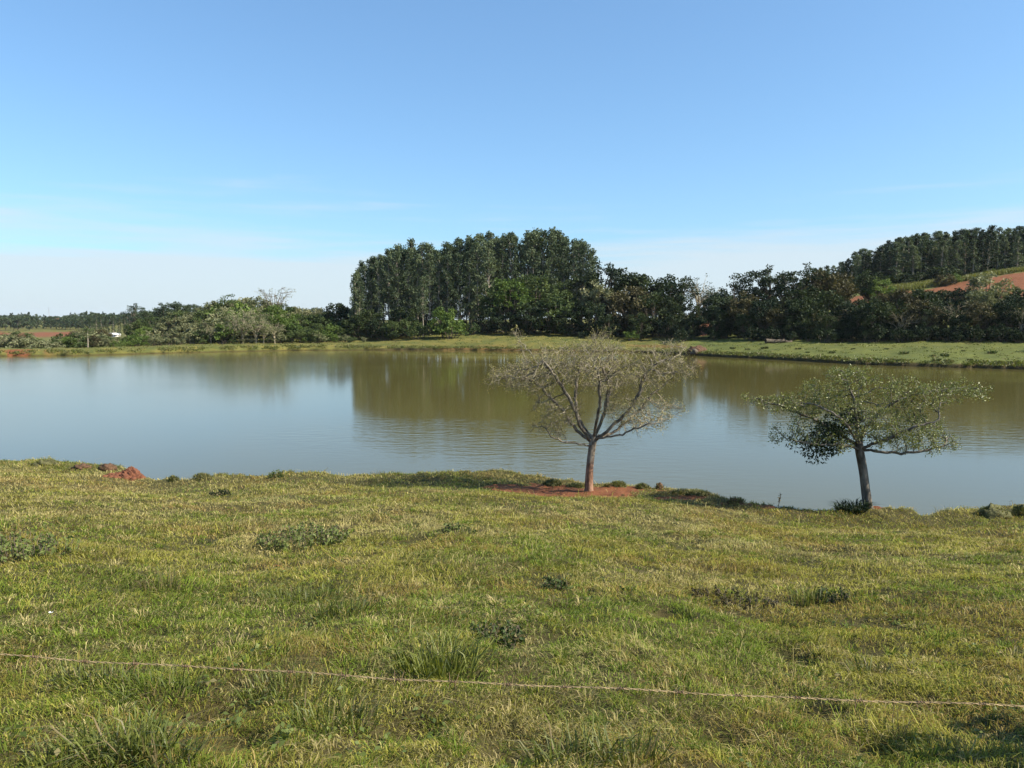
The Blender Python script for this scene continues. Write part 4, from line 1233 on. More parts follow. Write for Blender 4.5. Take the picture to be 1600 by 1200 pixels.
# --- the leafy tree at the water's edge
LEAF_D = 22.2
bl = [(1325, 612, 75, 38, 1.3, 1.6), (1250, 632, 60, 20, .9, .8), (1195, 627, 34, 12, .5, .4), (1168, 624, 16, 7, .3, .15), (1405, 618, 85, 30, 1.4, 1.6), (1490, 610, 50, 20, .8, .7), (1530, 612, 28, 11, .4, .3),
      (1290, 683, 50, 26, 1.2, .7), (1235, 680, 40, 16, .8, .4), (1390, 668, 90, 30, 1.3, 1.4), (1450, 690, 50, 24, .9, .7), (1330, 585, 28, 14, .6, .3), (1340, 650, 70, 35, 1.6, .9)]
o, P, par, limb, rad, kids, nt_ = grow_tree((1358, 800), LEAF_D,
    [(1358, 800, 0), (1353, 768, 0), (1349, 735, .02), (1344, 712, 0), (1342, 700, 0), (1341, 690, 0)],
    [[(1341, 697, 0), (1333, 660, -.2), (1328, 625, -.3), (1316, 592, -.3)],
     [(1340, 700, 0), (1312, 676, .4), (1278, 655, .6), (1238, 640, .6), (1200, 628, .5), (1172, 622, .5)],
     [(1341, 695, 0), (1310, 660, -.6), (1285, 640, -.8), (1262, 628, -.8)],
     [(1342, 698, 0), (1360, 670, .3), (1386, 650, .5), (1422, 625, .6), (1482, 612, .6), (1528, 608, .6)],
     [(1342, 700, 0), (1368, 682, -.5), (1400, 664, -.8), (1440, 650, -.9)],
     [(1344, 706, 0), (1372, 703, -.2), (1400, 707, -.3), (1425, 702, -.4), (1462, 692, -.4)],
     [(1341, 702, 0), (1320, 692, -.4), (1292, 690, -.6), (1258, 690, -.6), (1218, 680, -.5)],
     [(1342, 692, 0), (1352, 655, .6), (1362, 620, .9), (1372, 595, .9)]],
    bl, 5200, 9, .10, .17, .0075, (.22, .16, .135, .12, .115), 2.3, .06)
leafy = thing('leafy_tree', 'small leaning tree with grey green leaves at the water edge, right of the bare one', 'tree', o)
tw = wood_parts(leafy, P, par, limb, rad, kids, nt_, .016, (M['bark_leafy'], M['bark_leafy']), 9)
tag(obj('twig', tw.build('twig'), M['bark_leafy'], leafy), kind='stuff')
fo = MB()
rng = np.random.default_rng(4)
thin_i = np.where((rad < .0145) & (np.arange(len(P)) >= nt_))[0]
thin_all = thin_i
lump_ = fbm(P[thin_all][:, 0] * 2.6 + P[thin_all][:, 1] * 1.9, P[thin_all][:, 2] * 3.2 + P[thin_all][:, 1] * 1.3, 63, 3)
for rep in range(17):
    thin_i = thin_all[rng.random(len(thin_all)) < np.clip((lump_ - .28) * 3.2, .3, 1)]
    b0 = P[thin_i] + rng.normal(size=(len(thin_i), 3)) * .06
    outw = unit(P[thin_i] - np.array([0, 0, 1.9]))
    ax = unit(outw * .5 + rng.normal(size=b0.shape) * .7)
    t_ = np.clip(rng.normal(.5, .2, len(b0)), 0, 1)
    g_ = (rng.random(len(b0)) < .06) * .6
    fo.leaves(b0, ax, rng.uniform(.045, .09, len(b0)), rng.uniform(.022, .036, len(b0)), np.stack([t_, g_, t_ * 0], 1))
tag(obj('foliage', fo.build('foliage'), M['silver'], leafy), kind='stuff')
ep = MB()
def wl_(px, py, dy):
    q = at(px, py, LEAF_D); return np.array([q.x - o.x, dy, q.z - o.z])
for (px, py, dy, r_, n_) in ((1288, 684, -.2, .48, 520), (1305, 668, .1, .46, 480), (1322, 656, -.1, .40, 330), (1270, 698, -.3, .44, 380), (1300, 690, .4, .5, 380), (1335, 650, .2, .34, 220), (1250, 690, .1, .35, 160)):
    c = wl_(px, py, dy)
    d = unit(rng.normal(size=(n_, 3))) * (rng.random(n_)[:, None] ** .4) * r_
    t_ = np.clip(rng.normal(.3, .2, n_), 0, 1)
    ep.leaves(c + d, unit(d + rng.normal(size=d.shape) * .3 + np.array([0, 0, -.1])), rng.uniform(.07, .13, n_), .045, np.stack([t_, t_ * 0, t_ * 0], 1))
eo = tag(obj('parasite_foliage', ep.build('parasite_foliage'), M['dark'], leafy), kind='stuff')
eo['label'] = 'dense dark bundle of leaves in the left half of the crown'

# ------------------------------------------------------------------ lumps, clods and stones along the near water's edge
def lump(rx, ry, rz, seed, rough=.25, nu=18, nv=9):
    u = np.linspace(0, 2 * np.pi, nu, endpoint=False); v = np.linspace(-.35, np.pi / 2, nv)
    uu, vv = np.meshgrid(u, v, indexing='ij')
    x = np.cos(uu) * np.cos(vv); y = np.sin(uu) * np.cos(vv); z = np.sin(vv)
    n_ = 1 + (fbm(x * 2.4 + z * 2.7 + seed, y * 2.4 - z * 2.3 + seed * 3, seed, 5, .6) - .5) * 2 * rough
    V = np.stack([x * rx * n_, y * ry * n_, z * rz * n_], -1).reshape(-1, 3)
    i, j = np.meshgrid(np.arange(nu), np.arange(nv - 1), indexing='ij')
    i2 = (i + 1) % nu
    q = np.stack([i * nv + j, i2 * nv + j, i2 * nv + j + 1, i * nv + j + 1], -1).reshape(-1, 4)
    mb = MB(); mb.add(V, q); return mb

def blades(mb, n_, rx, ry, hmin, hmax, width, spread, tone, straw=0.0, seed=0, zfun=None, lean=None, dome=0.0):
    """a tuft of bent grass blades"""
    rng = np.random.default_rng(seed)
    a = rng.random(n_) * 2 * np.pi; q = np.sqrt(rng.random(n_))
    b = np.stack([np.cos(a) * q * rx, np.sin(a) * q * ry, np.zeros(n_)], 1)
    if zfun is not None: b[:, 2] = zfun(b[:, 0], b[:, 1])
    if dome: b[:, 2] += dome * np.sqrt(np.maximum(0, 1 - q * q)) - .03
    h = rng.uniform(hmin, hmax, n_)
    out_ = np.stack([np.cos(a), np.sin(a), np.zeros(n_)], 1) * q[:, None] + rng.normal(size=(n_, 3)) * .45
    out_[:, 2] = 0
    d = out_ * spread
    mid = b + d * (h * .35)[:, None] + np.array([0, 0, 1]) * (h * .62)[:, None]
    tip = b + d * h[:, None] * 1.05 + np.array([0, 0, 1]) * (h * (1 - .35 * np.minimum(1, np.linalg.norm(d, axis=1))))[:, None]
    s = unit(np.stack([rng.normal(size=n_), rng.normal(size=n_), np.zeros(n_)], 1)) * (width * .5)
    V = np.stack([b - s, b + s, mid + s * .8, mid - s * .8, tip], 1).reshape(-1, 3)
    k = np.arange(n_) * 5
    t_ = np.clip(rng.normal(tone, .18, n_), 0, 1); g_ = (rng.random(n_) < straw) * rng.uniform(.4, 1.0, n_)
    c = np.repeat(np.stack([t_, g_, t_ * 0], 1), 5, 0)
    mb.add(V, np.stack([k, k + 1, k + 2, k + 3], 1), np.stack([k + 3, k + 2, k + 4], 1), c)

M['blade'] = leaf_mat('grass_blades', (0.050, 0.070, 0.014), (0.165, 0.18, 0.036), transl=0.3, rough=.5, spec=.35, obj_var=.12)

def clod(name, label, px, py, d, rx, rz, seed, grass=.6, mat='rock', ry=None, cat='clod'):
    p = at(px, py, d)
    g = min(G(p.x, p.y), p.z + .3)
    t = thing(name, label, cat, (p.x, p.y, max(g, .05)), 0)
    obj('mound', lump(rx, ry or rx * .7, rz, seed, .55, 26, 12).build('mound', False), M[mat if mat != 'soil' else 'soil_dark'], t)
    if grass:
        b = MB(); blades(b, int(520 * grass), rx * 1.1, (ry or rx * .7) * 1.1, .05, .14, .014, .9, .45, .35, seed, None, None, rz * .9)
        tag(obj('grass_blade', b.build('grass_blade'), M['blade'], t), kind='stuff')
    return t
clods = [('turf_clod', 'flat grassy lump on the bank at the far left of the near shore', 70, 722, 29.3, .45, .2, 1, .8, 'rock'),
         ('soil_clod', 'low brown earth lump left of the eroded red bank, the farther one', 128, 729, 28.6, .35, .16, 2, .15, 'soil'),
         ('soil_clod', 'low brown earth lump just before the eroded red bank', 168, 734, 27.8, .32, .18, 3, .3, 'soil'),
         ('turf_clod', 'small brownish grass lump right of the little red inlet', 271, 753, 25.9, .15, .2, 4, .5, 'rock'),
         ('turf_clod', 'wider grass lump second from the red inlet', 316, 748, 26.3, .28, .16, 5, .8, 'rock'),
         ('turf_clod', 'grass tussock on red earth left of the bare tree trunk', 863, 755, 25.3, .27, .18, 6, 1, 'rock'),
         ('turf_clod', 'low grassy lump touching the bare tree trunk on its left', 900, 757, 25.2, .28, .12, 7, 1, 'rock'),
         ('turf_clod', 'dark undercut grassy lump right of the bare tree trunk', 966, 757, 25.1, .24, .17, 8, .9, 'rock'),
         ('soil_clod', 'small dark earth lump between the trunk and the undercut grassy lump', 950, 758, 25.0, .14, .09, 9, .2, 'soil'),
         ('turf_clod', 'round grassy lump in the middle right of the bare tree', 1004, 758, 25.0, .2, .17, 10, 1, 'rock'),
         ('soil_clod', 'small dark earth knob right of the round grassy lump', 1030, 761, 24.8, .13, .19, 11, .2, 'soil'),
         ('turf_clod', 'flat grassy lump near the right end of the red earth', 1066, 768, 24.2, .28, .11, 12, .6, 'rock'),
         ('turf_clod', 'low grassy lump where the bank turns down to the shaded water', 1090, 772, 23.9, .25, .12, 13, .9, 'rock'),
         ('turf_clod', 'dark overhanging lump of earth beside the shaded water', 1150, 789, 22.6, .26, .16, 14, .5, 'soil'),
         ('stone', 'large mossy stone at the water edge near the right picture edge', 1553, 800, 21.2, .42, .3, 15, 1.3, 'rock'),
         ('stone', 'smaller mossy stone cut off by the right picture edge', 1598, 798, 21.3, .25, .26, 16, 1.1, 'rock')]
for c in clods:
    clod(*c, cat='stone' if c[0] == 'stone' else 'clod')
# the eroded red bank at the little inlet
p = at(205, 752, 26.7)
t = thing('eroded_bank', 'crumbling bare red bank at the little inlet on the left', 'soil bank', (p.x, p.y, G(p.x, p.y) - .05))
obj('scarp', lump(.42, .34, .30, 90, .7, 64, 30).build('scarp', False), M['soil'], t)
obj('scarp', lump(.26, .22, .16, 91, .7, 48, 22).build('scarp', False), M['soil'], t, (-.42, -.05, 0))
for k in range(26):
    s_ = RNG.uniform(.03, .11)
    o_ = obj('soil_lump', lump(s_ * 1.5, s_, s_, 100 + k, .5, 10, 5).build('soil_lump', False), M['soil'], t, (RNG.uniform(-.75, .55), RNG.uniform(-.6, .0), 0))
    o_.location.z = G(p.x + o_.location.x, p.y + o_.location.y) - t.location.z

# ------------------------------------------------------------------ weeds and tufts that stand out of the pasture
def near_pt(px, py):
    """where the ray through a pixel meets the near pasture"""
    d = 3.0
    while d < 31:
        q = at(px, py, d)
        if q.z <= G(q.x, q.y): return q
        d += .04
    return q
def zrel(x0, y0, z0):
    return lambda x, y: ground_z(x + x0, y + y0) - z0
def weed(label, px, py, rx, ry, h, nstem, leaf, seed, mat='weed', cat='weed', name='weed_clump'):
    p = near_pt(px, py)
    g = G(p.x, p.y)
    t = thing(name, label, cat, (p.x, p.y, g))
    rng = np.random.default_rng(seed)
    st, lf = MB(), MB()
    for k in range(nstem):
        a = rng.random() * 2 * np.pi; q = math.sqrt(rng.random())
        x, y = math.cos(a) * q * rx, math.sin(a) * q * ry
        z = G(p.x + x, p.y + y) - g
        hh = h * rng.uniform(.55, 1.0) * (1 - .45 * q * q)
        tip = np.array([x * 1.12, y * 1.12, z + hh])
        pts = wobble((x, y, z - .02), tip, 4, .015)
        st.tube(pts, (.006, .005, .004, .003), 3)
        m_ = int(7 + 7 * rng.random())
        u = rng.uniform(.2, 1.05, m_)
        b0 = pts[0] + (tip - pts[0]) * u[:, None]
        ax = unit(rng.normal(size=(m_, 3)) + np.array([0, 0, .25]))
        t_ = np.clip(rng.normal(.45, .2, m_), 0, 1)
        lf.leaves(b0, ax, leaf * rng.uniform(.6, 1.2, m_), leaf * rng.uniform(.45, .7, m_), np.stack([t_, (rng.random(m_) < .06) * .7, t_ * 0], 1), .25)
    tag(obj('stem', st.build('stem'), M['bark_dark'], t), kind='stuff')
    tag(obj('leaf', lf.build('leaf'), M[mat], t), kind='stuff')
    return t
def tuft(label, px, py, rx, h, n_, width, spread, tone, straw, seed, name='grass_tuft', mat='blade'):
    p = near_pt(px, py)
    g = G(p.x, p.y)
    t = thing(name, label, 'grass tuft', (p.x, p.y, g))
    b = MB(); blades(b, n_, rx, rx * .8, h * .4, h, width, spread, tone, straw, seed, zrel(p.x, p.y, g))
    tag(obj('blade', b.build('blade'), M[mat], t), kind='stuff')
    return t
weed('wide leafy green weed patch in the middle of the pasture, left of centre', 475, 850, .66, .75, .36, 150, .062, 1)
weed('leafy green weed patch at the left picture edge', 30, 866, .62, .6, .34, 110, .06, 2)
weed('small dark leafy weed left of centre near the water', 344, 775, .28, .2, .24, 30, .07, 3, 'dark')
weed('small leafy weed on the bank above the water, left of centre', 432, 744, .24, .2, .25, 34, .06, 4, 'bright')
weed('thin leafy weed right of the wide weed patch', 716, 832, .3, .25, .22, 26, .06, 5)
weed('small dark leafy plant in the pasture below the bare tree', 868, 921, .14, .12, .16, 18, .05, 6, 'broad')
weed('dark green weed right of the fresh grass tuft', 785, 1005, .24, .2, .17, 40, .045, 7, 'broad')
weed('dark low weed in the right pasture beside a pale blade tuft', 1303, 936, .22, .18, .17, 34, .04, 8, 'broad')
weed('brownish low weed patch in the right pasture', 1150, 945, .5, .35, .16, 70, .04, 9, 'brownish')
tuft('large fresh green grass tuft right behind the barbed wire', 682, 1052, .27, .34, 240, .011, .8, .75, .03, 11)
tuft('grass tuft of broad blades in the lower left corner', 190, 1175, .22, .24, 150, .010, .9, .5, .1, 12)
tuft('grass tuft of long bent blades at the bottom edge, left of centre', 250, 1195, .2, .22, 110, .009, .95, .5, .3, 13)
tuft('bright green grass tuft at the left end of the pasture bottom', 110, 1192, .2, .16, 160, .007, .7, .85, .05, 14)
tuft('tall grass tuft at the bottom edge below the middle of the wire', 905, 1192, .24, .24, 120, .009, .9, .45, .2, 15)
tuft('long bladed grass tuft at the bottom edge right of centre', 980, 1190, .2, .26, 90, .008, .9, .5, .2, 16)
tuft('wiry grass tuft above the wire on the right', 1355, 1055, .17, .18, 80, .008, 1.0, .4, .3, 17)
tuft('grass tuft of pale upright blades in the right pasture', 1263, 945, .2, .24, 90, .012, .5, .6, .05, 18)
tuft('dry grass tuft with long pale stems below the wire on the right', 1385, 1165, .2, .2, 80, .006, 1.0, .35, .6, 19)
tuft('blue green grass patch tuft left of centre', 470, 945, .45, .2, 260, .010, .8, .45, .05, 20)
tuft('dark green grass tuft right of the blue green patch', 530, 958, .3, .2, 130, .010, .8, .3, .05, 21)
tuft('spreading grass tuft above the left part of the wire', 150, 1062, .25, .16, 120, .008, 1.0, .5, .15, 22)
tuft('spreading grass tuft below the left part of the wire', 245, 1085, .25, .17, 130, .008, 1.0, .5, .15, 23)
tuft('low grass tuft left of the trodden hollow under the wire', 455, 1085, .3, .16, 200, .008, .8, .5, .1, 24)
tuft('broad grass tuft left of centre below the wire', 520, 1135, .25, .18, 150, .009, .9, .45, .1, 25)
tuft('pale dry grass tuft at the middle left of the pasture', 255, 925, .2, .28, 90, .009, .5, .7, .75, 26)
tuft('fern like dark green tuft at the foot of the leafy tree', 1331, 800, .42, .42, 300, .03, 1.15, .3, .02, 27, 'fern_tuft', 'dark')
tuft('wispy dry tuft on the bank left of the large stone', 1478, 806, .3, .36, 60, .008, .6, .4, .8, 28)
tuft('wispy leafless tuft on the bank below the left of the bare crown', 590, 743, .25, .28, 40, .008, .8, .3, .9, 29)
p = near_pt(1217, 794)
t = thing('weed_stalk', 'single dark dead weed stalk standing by the shaded water', 'weed', (p.x, p.y, G(p.x, p.y)))
b = MB(); b.tube(wobble((0, 0, -.05), (.02, 0, .46), 5, .012), (.012, .011, .01, .009, .007), 5); obj('stem', b.build('stem'), M['bark_dark'], t)
b = MB()
for k in range(26):
    b.leaves(np.array([[.015, 0, RNG.uniform(.1, .48)]]), unit(RNG.normal(size=(1, 3))), .07, .03, np.array([.3, .6, 0]))
obj('leaf', b.build('leaf'), M['brownish'], t)
p = near_pt(81, 977)
t = thing('flower', 'tiny white flower in the grass at the left', 'flower', (p.x, p.y, G(p.x, p.y)))
b = MB(); b.tube([(0, 0, -.02), (.004, 0, .05), (0, .004, .10)], .002, 4); obj('stem', b.build('stem'), M['blade'], t)
for k in range(5):
    b = MB(); a = k * 1.257
    b.leaves(np.array([[0, 0, .10]]), unit(np.array([[math.cos(a), math.sin(a), .5]])), .022, .016, np.array([1, 0, 0])); obj('petal', b.build('petal'), M['petal'], t)

# ------------------------------------------------------------------ far shore details
def far_pt(px, d, dz=0):
    q = at(px, 540, d)
    return Vector((q.x, q.y, G(q.x, q.y) + dz))
p = far_pt(1088, 124.5)
t = thing('earth_mound', 'heap of dark earth at the corner of the right meadow', 'earth mound', p)
obj('mound', lump(1.5, 1.2, 1.0, 40, .5, 30, 14).build('mound', False), M['soil_dark'], t)
b = lump(.6, .5, .6, 41, .5); o_ = obj('clod', b.build('clod', False), M['bark_dark'], t, (-.5, -.9, .0))
p = far_pt(1050, 131)
t = thing('dead_branch', 'pale dead branch lying at the far waterside left of the earth heap', 'branch', p)
b = MB()
main = wobble((2.2, 0, .1), (-1.4, -.3, .8), 6, .08); b.tube(main, np.linspace(.13, .04, 6), 6)
obj('limb', b.build('limb', True), M['twig'], t)
b = MB()
for k in range(26):
    s0 = main[RNG.integers(1, 6)]; b.tube(wobble(s0, s0 + np.array([RNG.uniform(-1.2, .9), RNG.uniform(-.7, .7), RNG.uniform(.2, 1.3)]), 4, .07), (.05, .04, .03, .02), 3)
obj('twig', b.build('twig'), M['twig'], t)
p = far_pt(1217, 126)
t = thing('fallen_log', 'dark fallen log lying on the right meadow', 'log', p)
b = MB(); b.tube(wobble((-2.2, 0, .35), (2.3, .4, .22), 7, .07), np.linspace(.38, .2, 7), 8); obj('trunk', b.build('trunk', True), M['bark_dark'], t)
for k in range(5):
    b = MB(); s0 = (RNG.uniform(-1.5, 1.8), 0, .3); b.tube(wobble(s0, (s0[0] + RNG.uniform(-.9, .9), RNG.uniform(-.6, .6), RNG.uniform(.5, .9)), 4, .05), (.09, .07, .05, .03), 5); obj('branch', b.build('branch', True), M['bark_dark'], t)
for i, (px, d) in enumerate(((1334, 120), (1355, 119.5), (1376, 118.8), (1398, 117.5), (1420, 116.5), (1443, 115.5))):
    p = far_pt(px, d + 7)
    t = tag(obj('fence_post', None), None)
    b = MB(); b.tube(wobble((0, 0, -.3), (RNG.normal() * .05, 0, 1.35), 4, .01), (.10, .10, .095, .09), 7)
    bpy.data.objects.remove(t)
    t = obj('fence_post', b.build('fence_post', True), M['twig'], None, p)
    tag(t, 'pale fence post in the shade along the right meadow, %s from the left' % count('fp'), 'fence post', 'fence posts at the right meadow')
for i, (px, py) in enumerate(((1145, 545), (1168, 547), (1195, 545), (1247, 546), (1262, 551), (1333, 546), (1412, 553), (1457, 557), (1476, 557), (1505, 549), (1463, 565), (1515, 563), (1300, 552), (1385, 546), (1550, 552), (1120, 548))):
    d = 70
    while d < 135:
        q = at(px, py, d)
        if q.z <= G(q.x, q.y) and d > 92: break
        d += .3
    t = thing('meadow_tussock', 'small dark tussock on the green right meadow, %s in the scatter %s' % (count('mt'), 'near the water' if py > 551 else 'near the wood'), 'tussock', (q.x, q.y, G(q.x, q.y)), random.uniform(0, 6), 'tussocks on the right meadow', (random.uniform(.45, 1.1),) * 3)
    b = MB(); blades(b, 90, .5, .5, .2, .5, .07, .9, .2, .2, 300 + i); obj('blade', b.build('blade'), M['broad'], t)
# rough grass along the far shore and over the far meadows
b = MB()
rng = np.random.default_rng(8)
n_ = 9000
az_ = rng.uniform(-R(38), R(38), n_)
shx = far_knots(az_)[0][:, 0] + shore_wiggle(az_)
off = np.where(rng.random(n_) < .55, rng.uniform(.0, 1.6, n_), rng.uniform(.5, 28, n_))
keep = (fbm(az_ * 120, off * .4, 71, 3) > .42)
az_, shx, off = az_[keep], shx[keep], off[keep]
rr_ = shx + off
x, y = rr_ * np.sin(az_), rr_ * np.cos(az_)
z = ground_z(x, y)
for k in range(len(x)):
    nn = 7
    h_ = rng.uniform(.12, .36) if off[k] < 1.7 else rng.uniform(.08, .24)
    bx = np.array([x[k], y[k], z[k]]) + np.stack([rng.normal(size=nn) * .3, rng.normal(size=nn) * .2, np.full(nn, -.03)], 1)
    ax = unit(rng.normal(size=(nn, 3)) * .6 + np.array([0, 0, 1.0]))
    tn = np.clip(rng.normal(.4, .25), 0, 1); sw_ = rng.uniform(0, .8) if rng.random() < .45 else 0
    b.leaves(bx, ax, h_ * rng.uniform(.6, 1.3, nn), .13, np.array([tn, sw_, 0]))
tag(obj('shore_grass', b.build('shore_grass'), M['blade']), 'rough grass along the far shore and meadows', 'grass', kind='stuff')
# tall dry grass on the hill between the red field and the plantation
b = MB()
for k in range(4200):
    px = rng.uniform(1360, 1640); d = np.interp(px, [1300, 1400, 1500, 1600], [187, 185, 188, 191]) + 18 * rng.random() ** 1.5
    q = at(px, 430, d); g = G(q.x, q.y)
    nn = 4
    bx = np.array([q.x, q.y, g]) + rng.normal(size=(nn, 3)) * np.array([.4, .3, 0])
    b.leaves(bx, unit(rng.normal(size=(nn, 3)) * .3 + np.array([0, 0, 1.0])), rng.uniform(.5, 1.4), .22, np.array([rng.uniform(.4, 1), rng.uniform(0, .45), 0]))
tag(obj('field_grass', b.build('field_grass'), M['blade']), 'tall yellow green grass along the top of the red field', 'grass', kind='stuff')

# ------------------------------------------------------------------ the pasture grass
rng = np.random.default_rng(5)
def r_sample(n_, r0, r1, p_):
    """radii with areal density ~ r^-p"""
    u = rng.random(n_); k = 2 - p_
    return (r0 ** k + u * (r1 ** k - r0 ** k)) ** (1 / k)
NB = 800000
az_ = rng.uniform(-R(46), R(46), NB)
r_ = r_sample(NB, 2.6, 37.0, 1.55)
e_ = edge_r(az_) + edge_wiggle(az_)
x, y = r_ * np.sin(az_), r_ * np.cos(az_)
sm_ = soil_mask(x, y)
dens = np.clip(.7 + 1.3 * (fbm(x * 2.2, y * 2.2, 81, 4) - .42), .42, 1)
hole = np.zeros(NB)
for (a, b_, rad_, dep) in HOLES:
    hole = np.maximum(hole, np.exp(-(((x - a) ** 2 + (y - b_) ** 2) / (rad_ * .8) ** 2) ** 2))
keep = (r_ < e_ + .12) & (rng.random(NB) < dens * (1 - sm_ * .97) * (1 - .93 * hole))
x, y, r_, sm_ = x[keep], y[keep], r_[keep], sm_[keep]
nb = len(x)
z = ground_z(x, y)
sc = np.maximum(1, r_ / 4.2) ** .72
lush = fbm(x * .55 + 3, y * .55, 85, 4)
dryn = fbm(x * .5, y * .5 + 40, 87, 4)
tall = fbm(x * 1.3, y * 1.3, 89, 3)
h = (.024 + .046 * rng.random(nb) ** 1.6) * (.40 + 1.2 * tall) * sc ** .45
long_ = rng.random(nb) < .017
h = np.where(long_, h * rng.uniform(1.6, 3.0, nb), h)
wd = rng.uniform(.0026, .0056, nb) * sc
a = rng.random(nb) * 2 * np.pi
wind = fbm(x * .9, y * .9, 91, 2) * 2 * np.pi * 2
lean = rng.uniform(.4, 2.4, nb)
d = np.stack([np.cos(a) * .75 + np.cos(wind) * .45, np.sin(a) * .75 + np.sin(wind) * .45, np.zeros(nb)], 1) * lean[:, None]
b0 = np.stack([x, y, z - .006], 1)
hv = np.array([0, 0, 1.0]) * h[:, None]
mid = b0 + d * (h * .38)[:, None] + hv * .62
tip = b0 + d * (h * 1.1)[:, None] + hv * (1 - .40 * np.minimum(2.2, lean))[:, None]
a2 = rng.random(nb) * 2 * np.pi
s = np.stack([np.cos(a2), np.sin(a2), np.zeros(nb)], 1) * (wd * .5)[:, None]
V = np.stack([b0 - s, b0 + s, mid + s * .85, mid - s * .85, tip], 1).reshape(-1, 3)
k = np.arange(nb) * 5
# four kinds of blade: fresh green, olive, straw, rusty brown
fresh = np.array([0.146, 0.198, 0.024]); olive = np.array([0.272, 0.256, 0.046]); straw = np.array([0.48, 0.395, 0.18]); rust = np.array([0.25, 0.15, 0.05])
mixv = smooth(.44, .66, lush + (rng.random(nb) - .5) * .28)[:, None]
c = olive * (1 - mixv) + fresh * mixv
far_dry = smooth(7, 16, r_) * (.10 + .16 * smooth(6, -4, x))
ps = smooth(.46, .72, dryn + (rng.random(nb) - .5) * .35) * .75 + far_dry + .10
st_ = (rng.random(nb) < ps)[:, None]
c = np.where(st_, c * .25 + straw * .75 * rng.uniform(.65, 1.1, (nb, 1)), c)
ru = (rng.random(nb) < .06 + .5 * smooth(.50, .68, fbm(x * .8, y * .8, 93, 3)))[:, None]
c = np.where(ru, c * .35 + rust * .65, c)
c = c * rng.uniform(.55, 1.32, (nb, 1)) * (.72 + .56 * fbm(x * 1.7, y * 1.7, 95, 3))[:, None]
# scattered tussocks in the sward
nt = 2300
ta = rng.uniform(-R(39), R(39), nt); tr_ = r_sample(nt, 3.2, 21, 1.6)
tx, ty = tr_ * np.sin(ta), tr_ * np.cos(ta)
ok = (tr_ < edge_r(ta) - .3) & (soil_mask(tx, ty) < .2)
tx, ty, tr_ = tx[ok], ty[ok], tr_[ok]
per = 30
tb_r = rng.uniform(.03, .10, len(tx)) * np.maximum(1, tr_ / 6) ** .5
aa = rng.random((len(tx), per)) * 2 * np.pi; qq = np.sqrt(rng.random((len(tx), per)))
bx = (tx[:, None] + np.cos(aa) * qq * tb_r[:, None]).ravel(); by = (ty[:, None] + np.sin(aa) * qq * tb_r[:, None]).ravel()
th = (rng.uniform(.04, .105, len(tx))[:, None] * rng.uniform(.5, 1.1, (len(tx), per))).ravel()
tsc = np.repeat(np.maximum(1, tr_ / 4.2) ** .72, per)
od = np.stack([np.cos(aa).ravel(), np.sin(aa).ravel(), np.zeros(len(bx))], 1) * (qq.ravel() * .9 + .25)[:, None] + rng.normal(size=(len(bx), 3)) * np.array([.3, .3, 0])
b1 = np.stack([bx, by, ground_z(bx, by) - .006], 1)
hv = np.array([0, 0, 1.0]) * th[:, None]
m1 = b1 + od * (th * .4)[:, None] + hv * .62
t1_ = b1 + od * (th * 1.15)[:, None] + hv * (1 - .42 * np.minimum(1.6, np.linalg.norm(od, axis=1)))[:, None]
a2 = rng.random(len(bx)) * 2 * np.pi
s1 = np.stack([np.cos(a2), np.sin(a2), np.zeros(len(bx))], 1) * (rng.uniform(.003, .0062, len(bx)) * tsc * .5)[:, None]
V1 = np.stack([b1 - s1, b1 + s1, m1 + s1 * .85, m1 - s1 * .85, t1_], 1).reshape(-1, 3)
kind_ = rng.random(len(tx))
tcol_ = np.where((kind_ < .62)[:, None], fresh * rng.uniform(.6, 1.15, (len(tx), 1)), np.where((kind_ < .82)[:, None], straw * rng.uniform(.7, 1.0, (len(tx), 1)), olive))
c1 = np.repeat(tcol_, per, 0) * rng.uniform(.65, 1.25, (len(bx), 1))
V = np.vstack([V, V1]); c = np.vstack([c, c1]); k = np.arange(len(c)) * 5
grass_me = mesh_np('grass', V, [np.stack([k, k + 1, k + 2, k + 3], 1), np.stack([k + 3, k + 2, k + 4], 1)], np.repeat(c, 5, 0))
m, n, l = new_mat('pasture_grass')
out = N(n, 'ShaderNodeOutputMaterial')
att = N(n, 'ShaderNodeAttribute', attribute_name='tone')
p = N(n, 'ShaderNodeBsdfPrincipled', Roughness=.65); p.inputs['Specular IOR Level'].default_value = .15
l.new(att.outputs['Color'], p.inputs['Base Color'])
tr = N(n, 'ShaderNodeBsdfTranslucent')
tcol = mixc(n, l, 1.0, att.outputs['Color'], (1.2, 1.25, .7), 'MULTIPLY'); l.new(tcol, tr.inputs['Color'])
mx = N(n, 'ShaderNodeMixShader'); mx.inputs[0].default_value = .3
l.new(p.outputs[0], mx.inputs[1]); l.new(tr.outputs[0], mx.inputs[2]); l.new(mx.outputs[0], out.inputs['Surface'])
M['grass'] = m
tag(obj('grass', grass_me, m), 'short grazed pasture grass with straw and green patches', 'grass', kind='stuff')

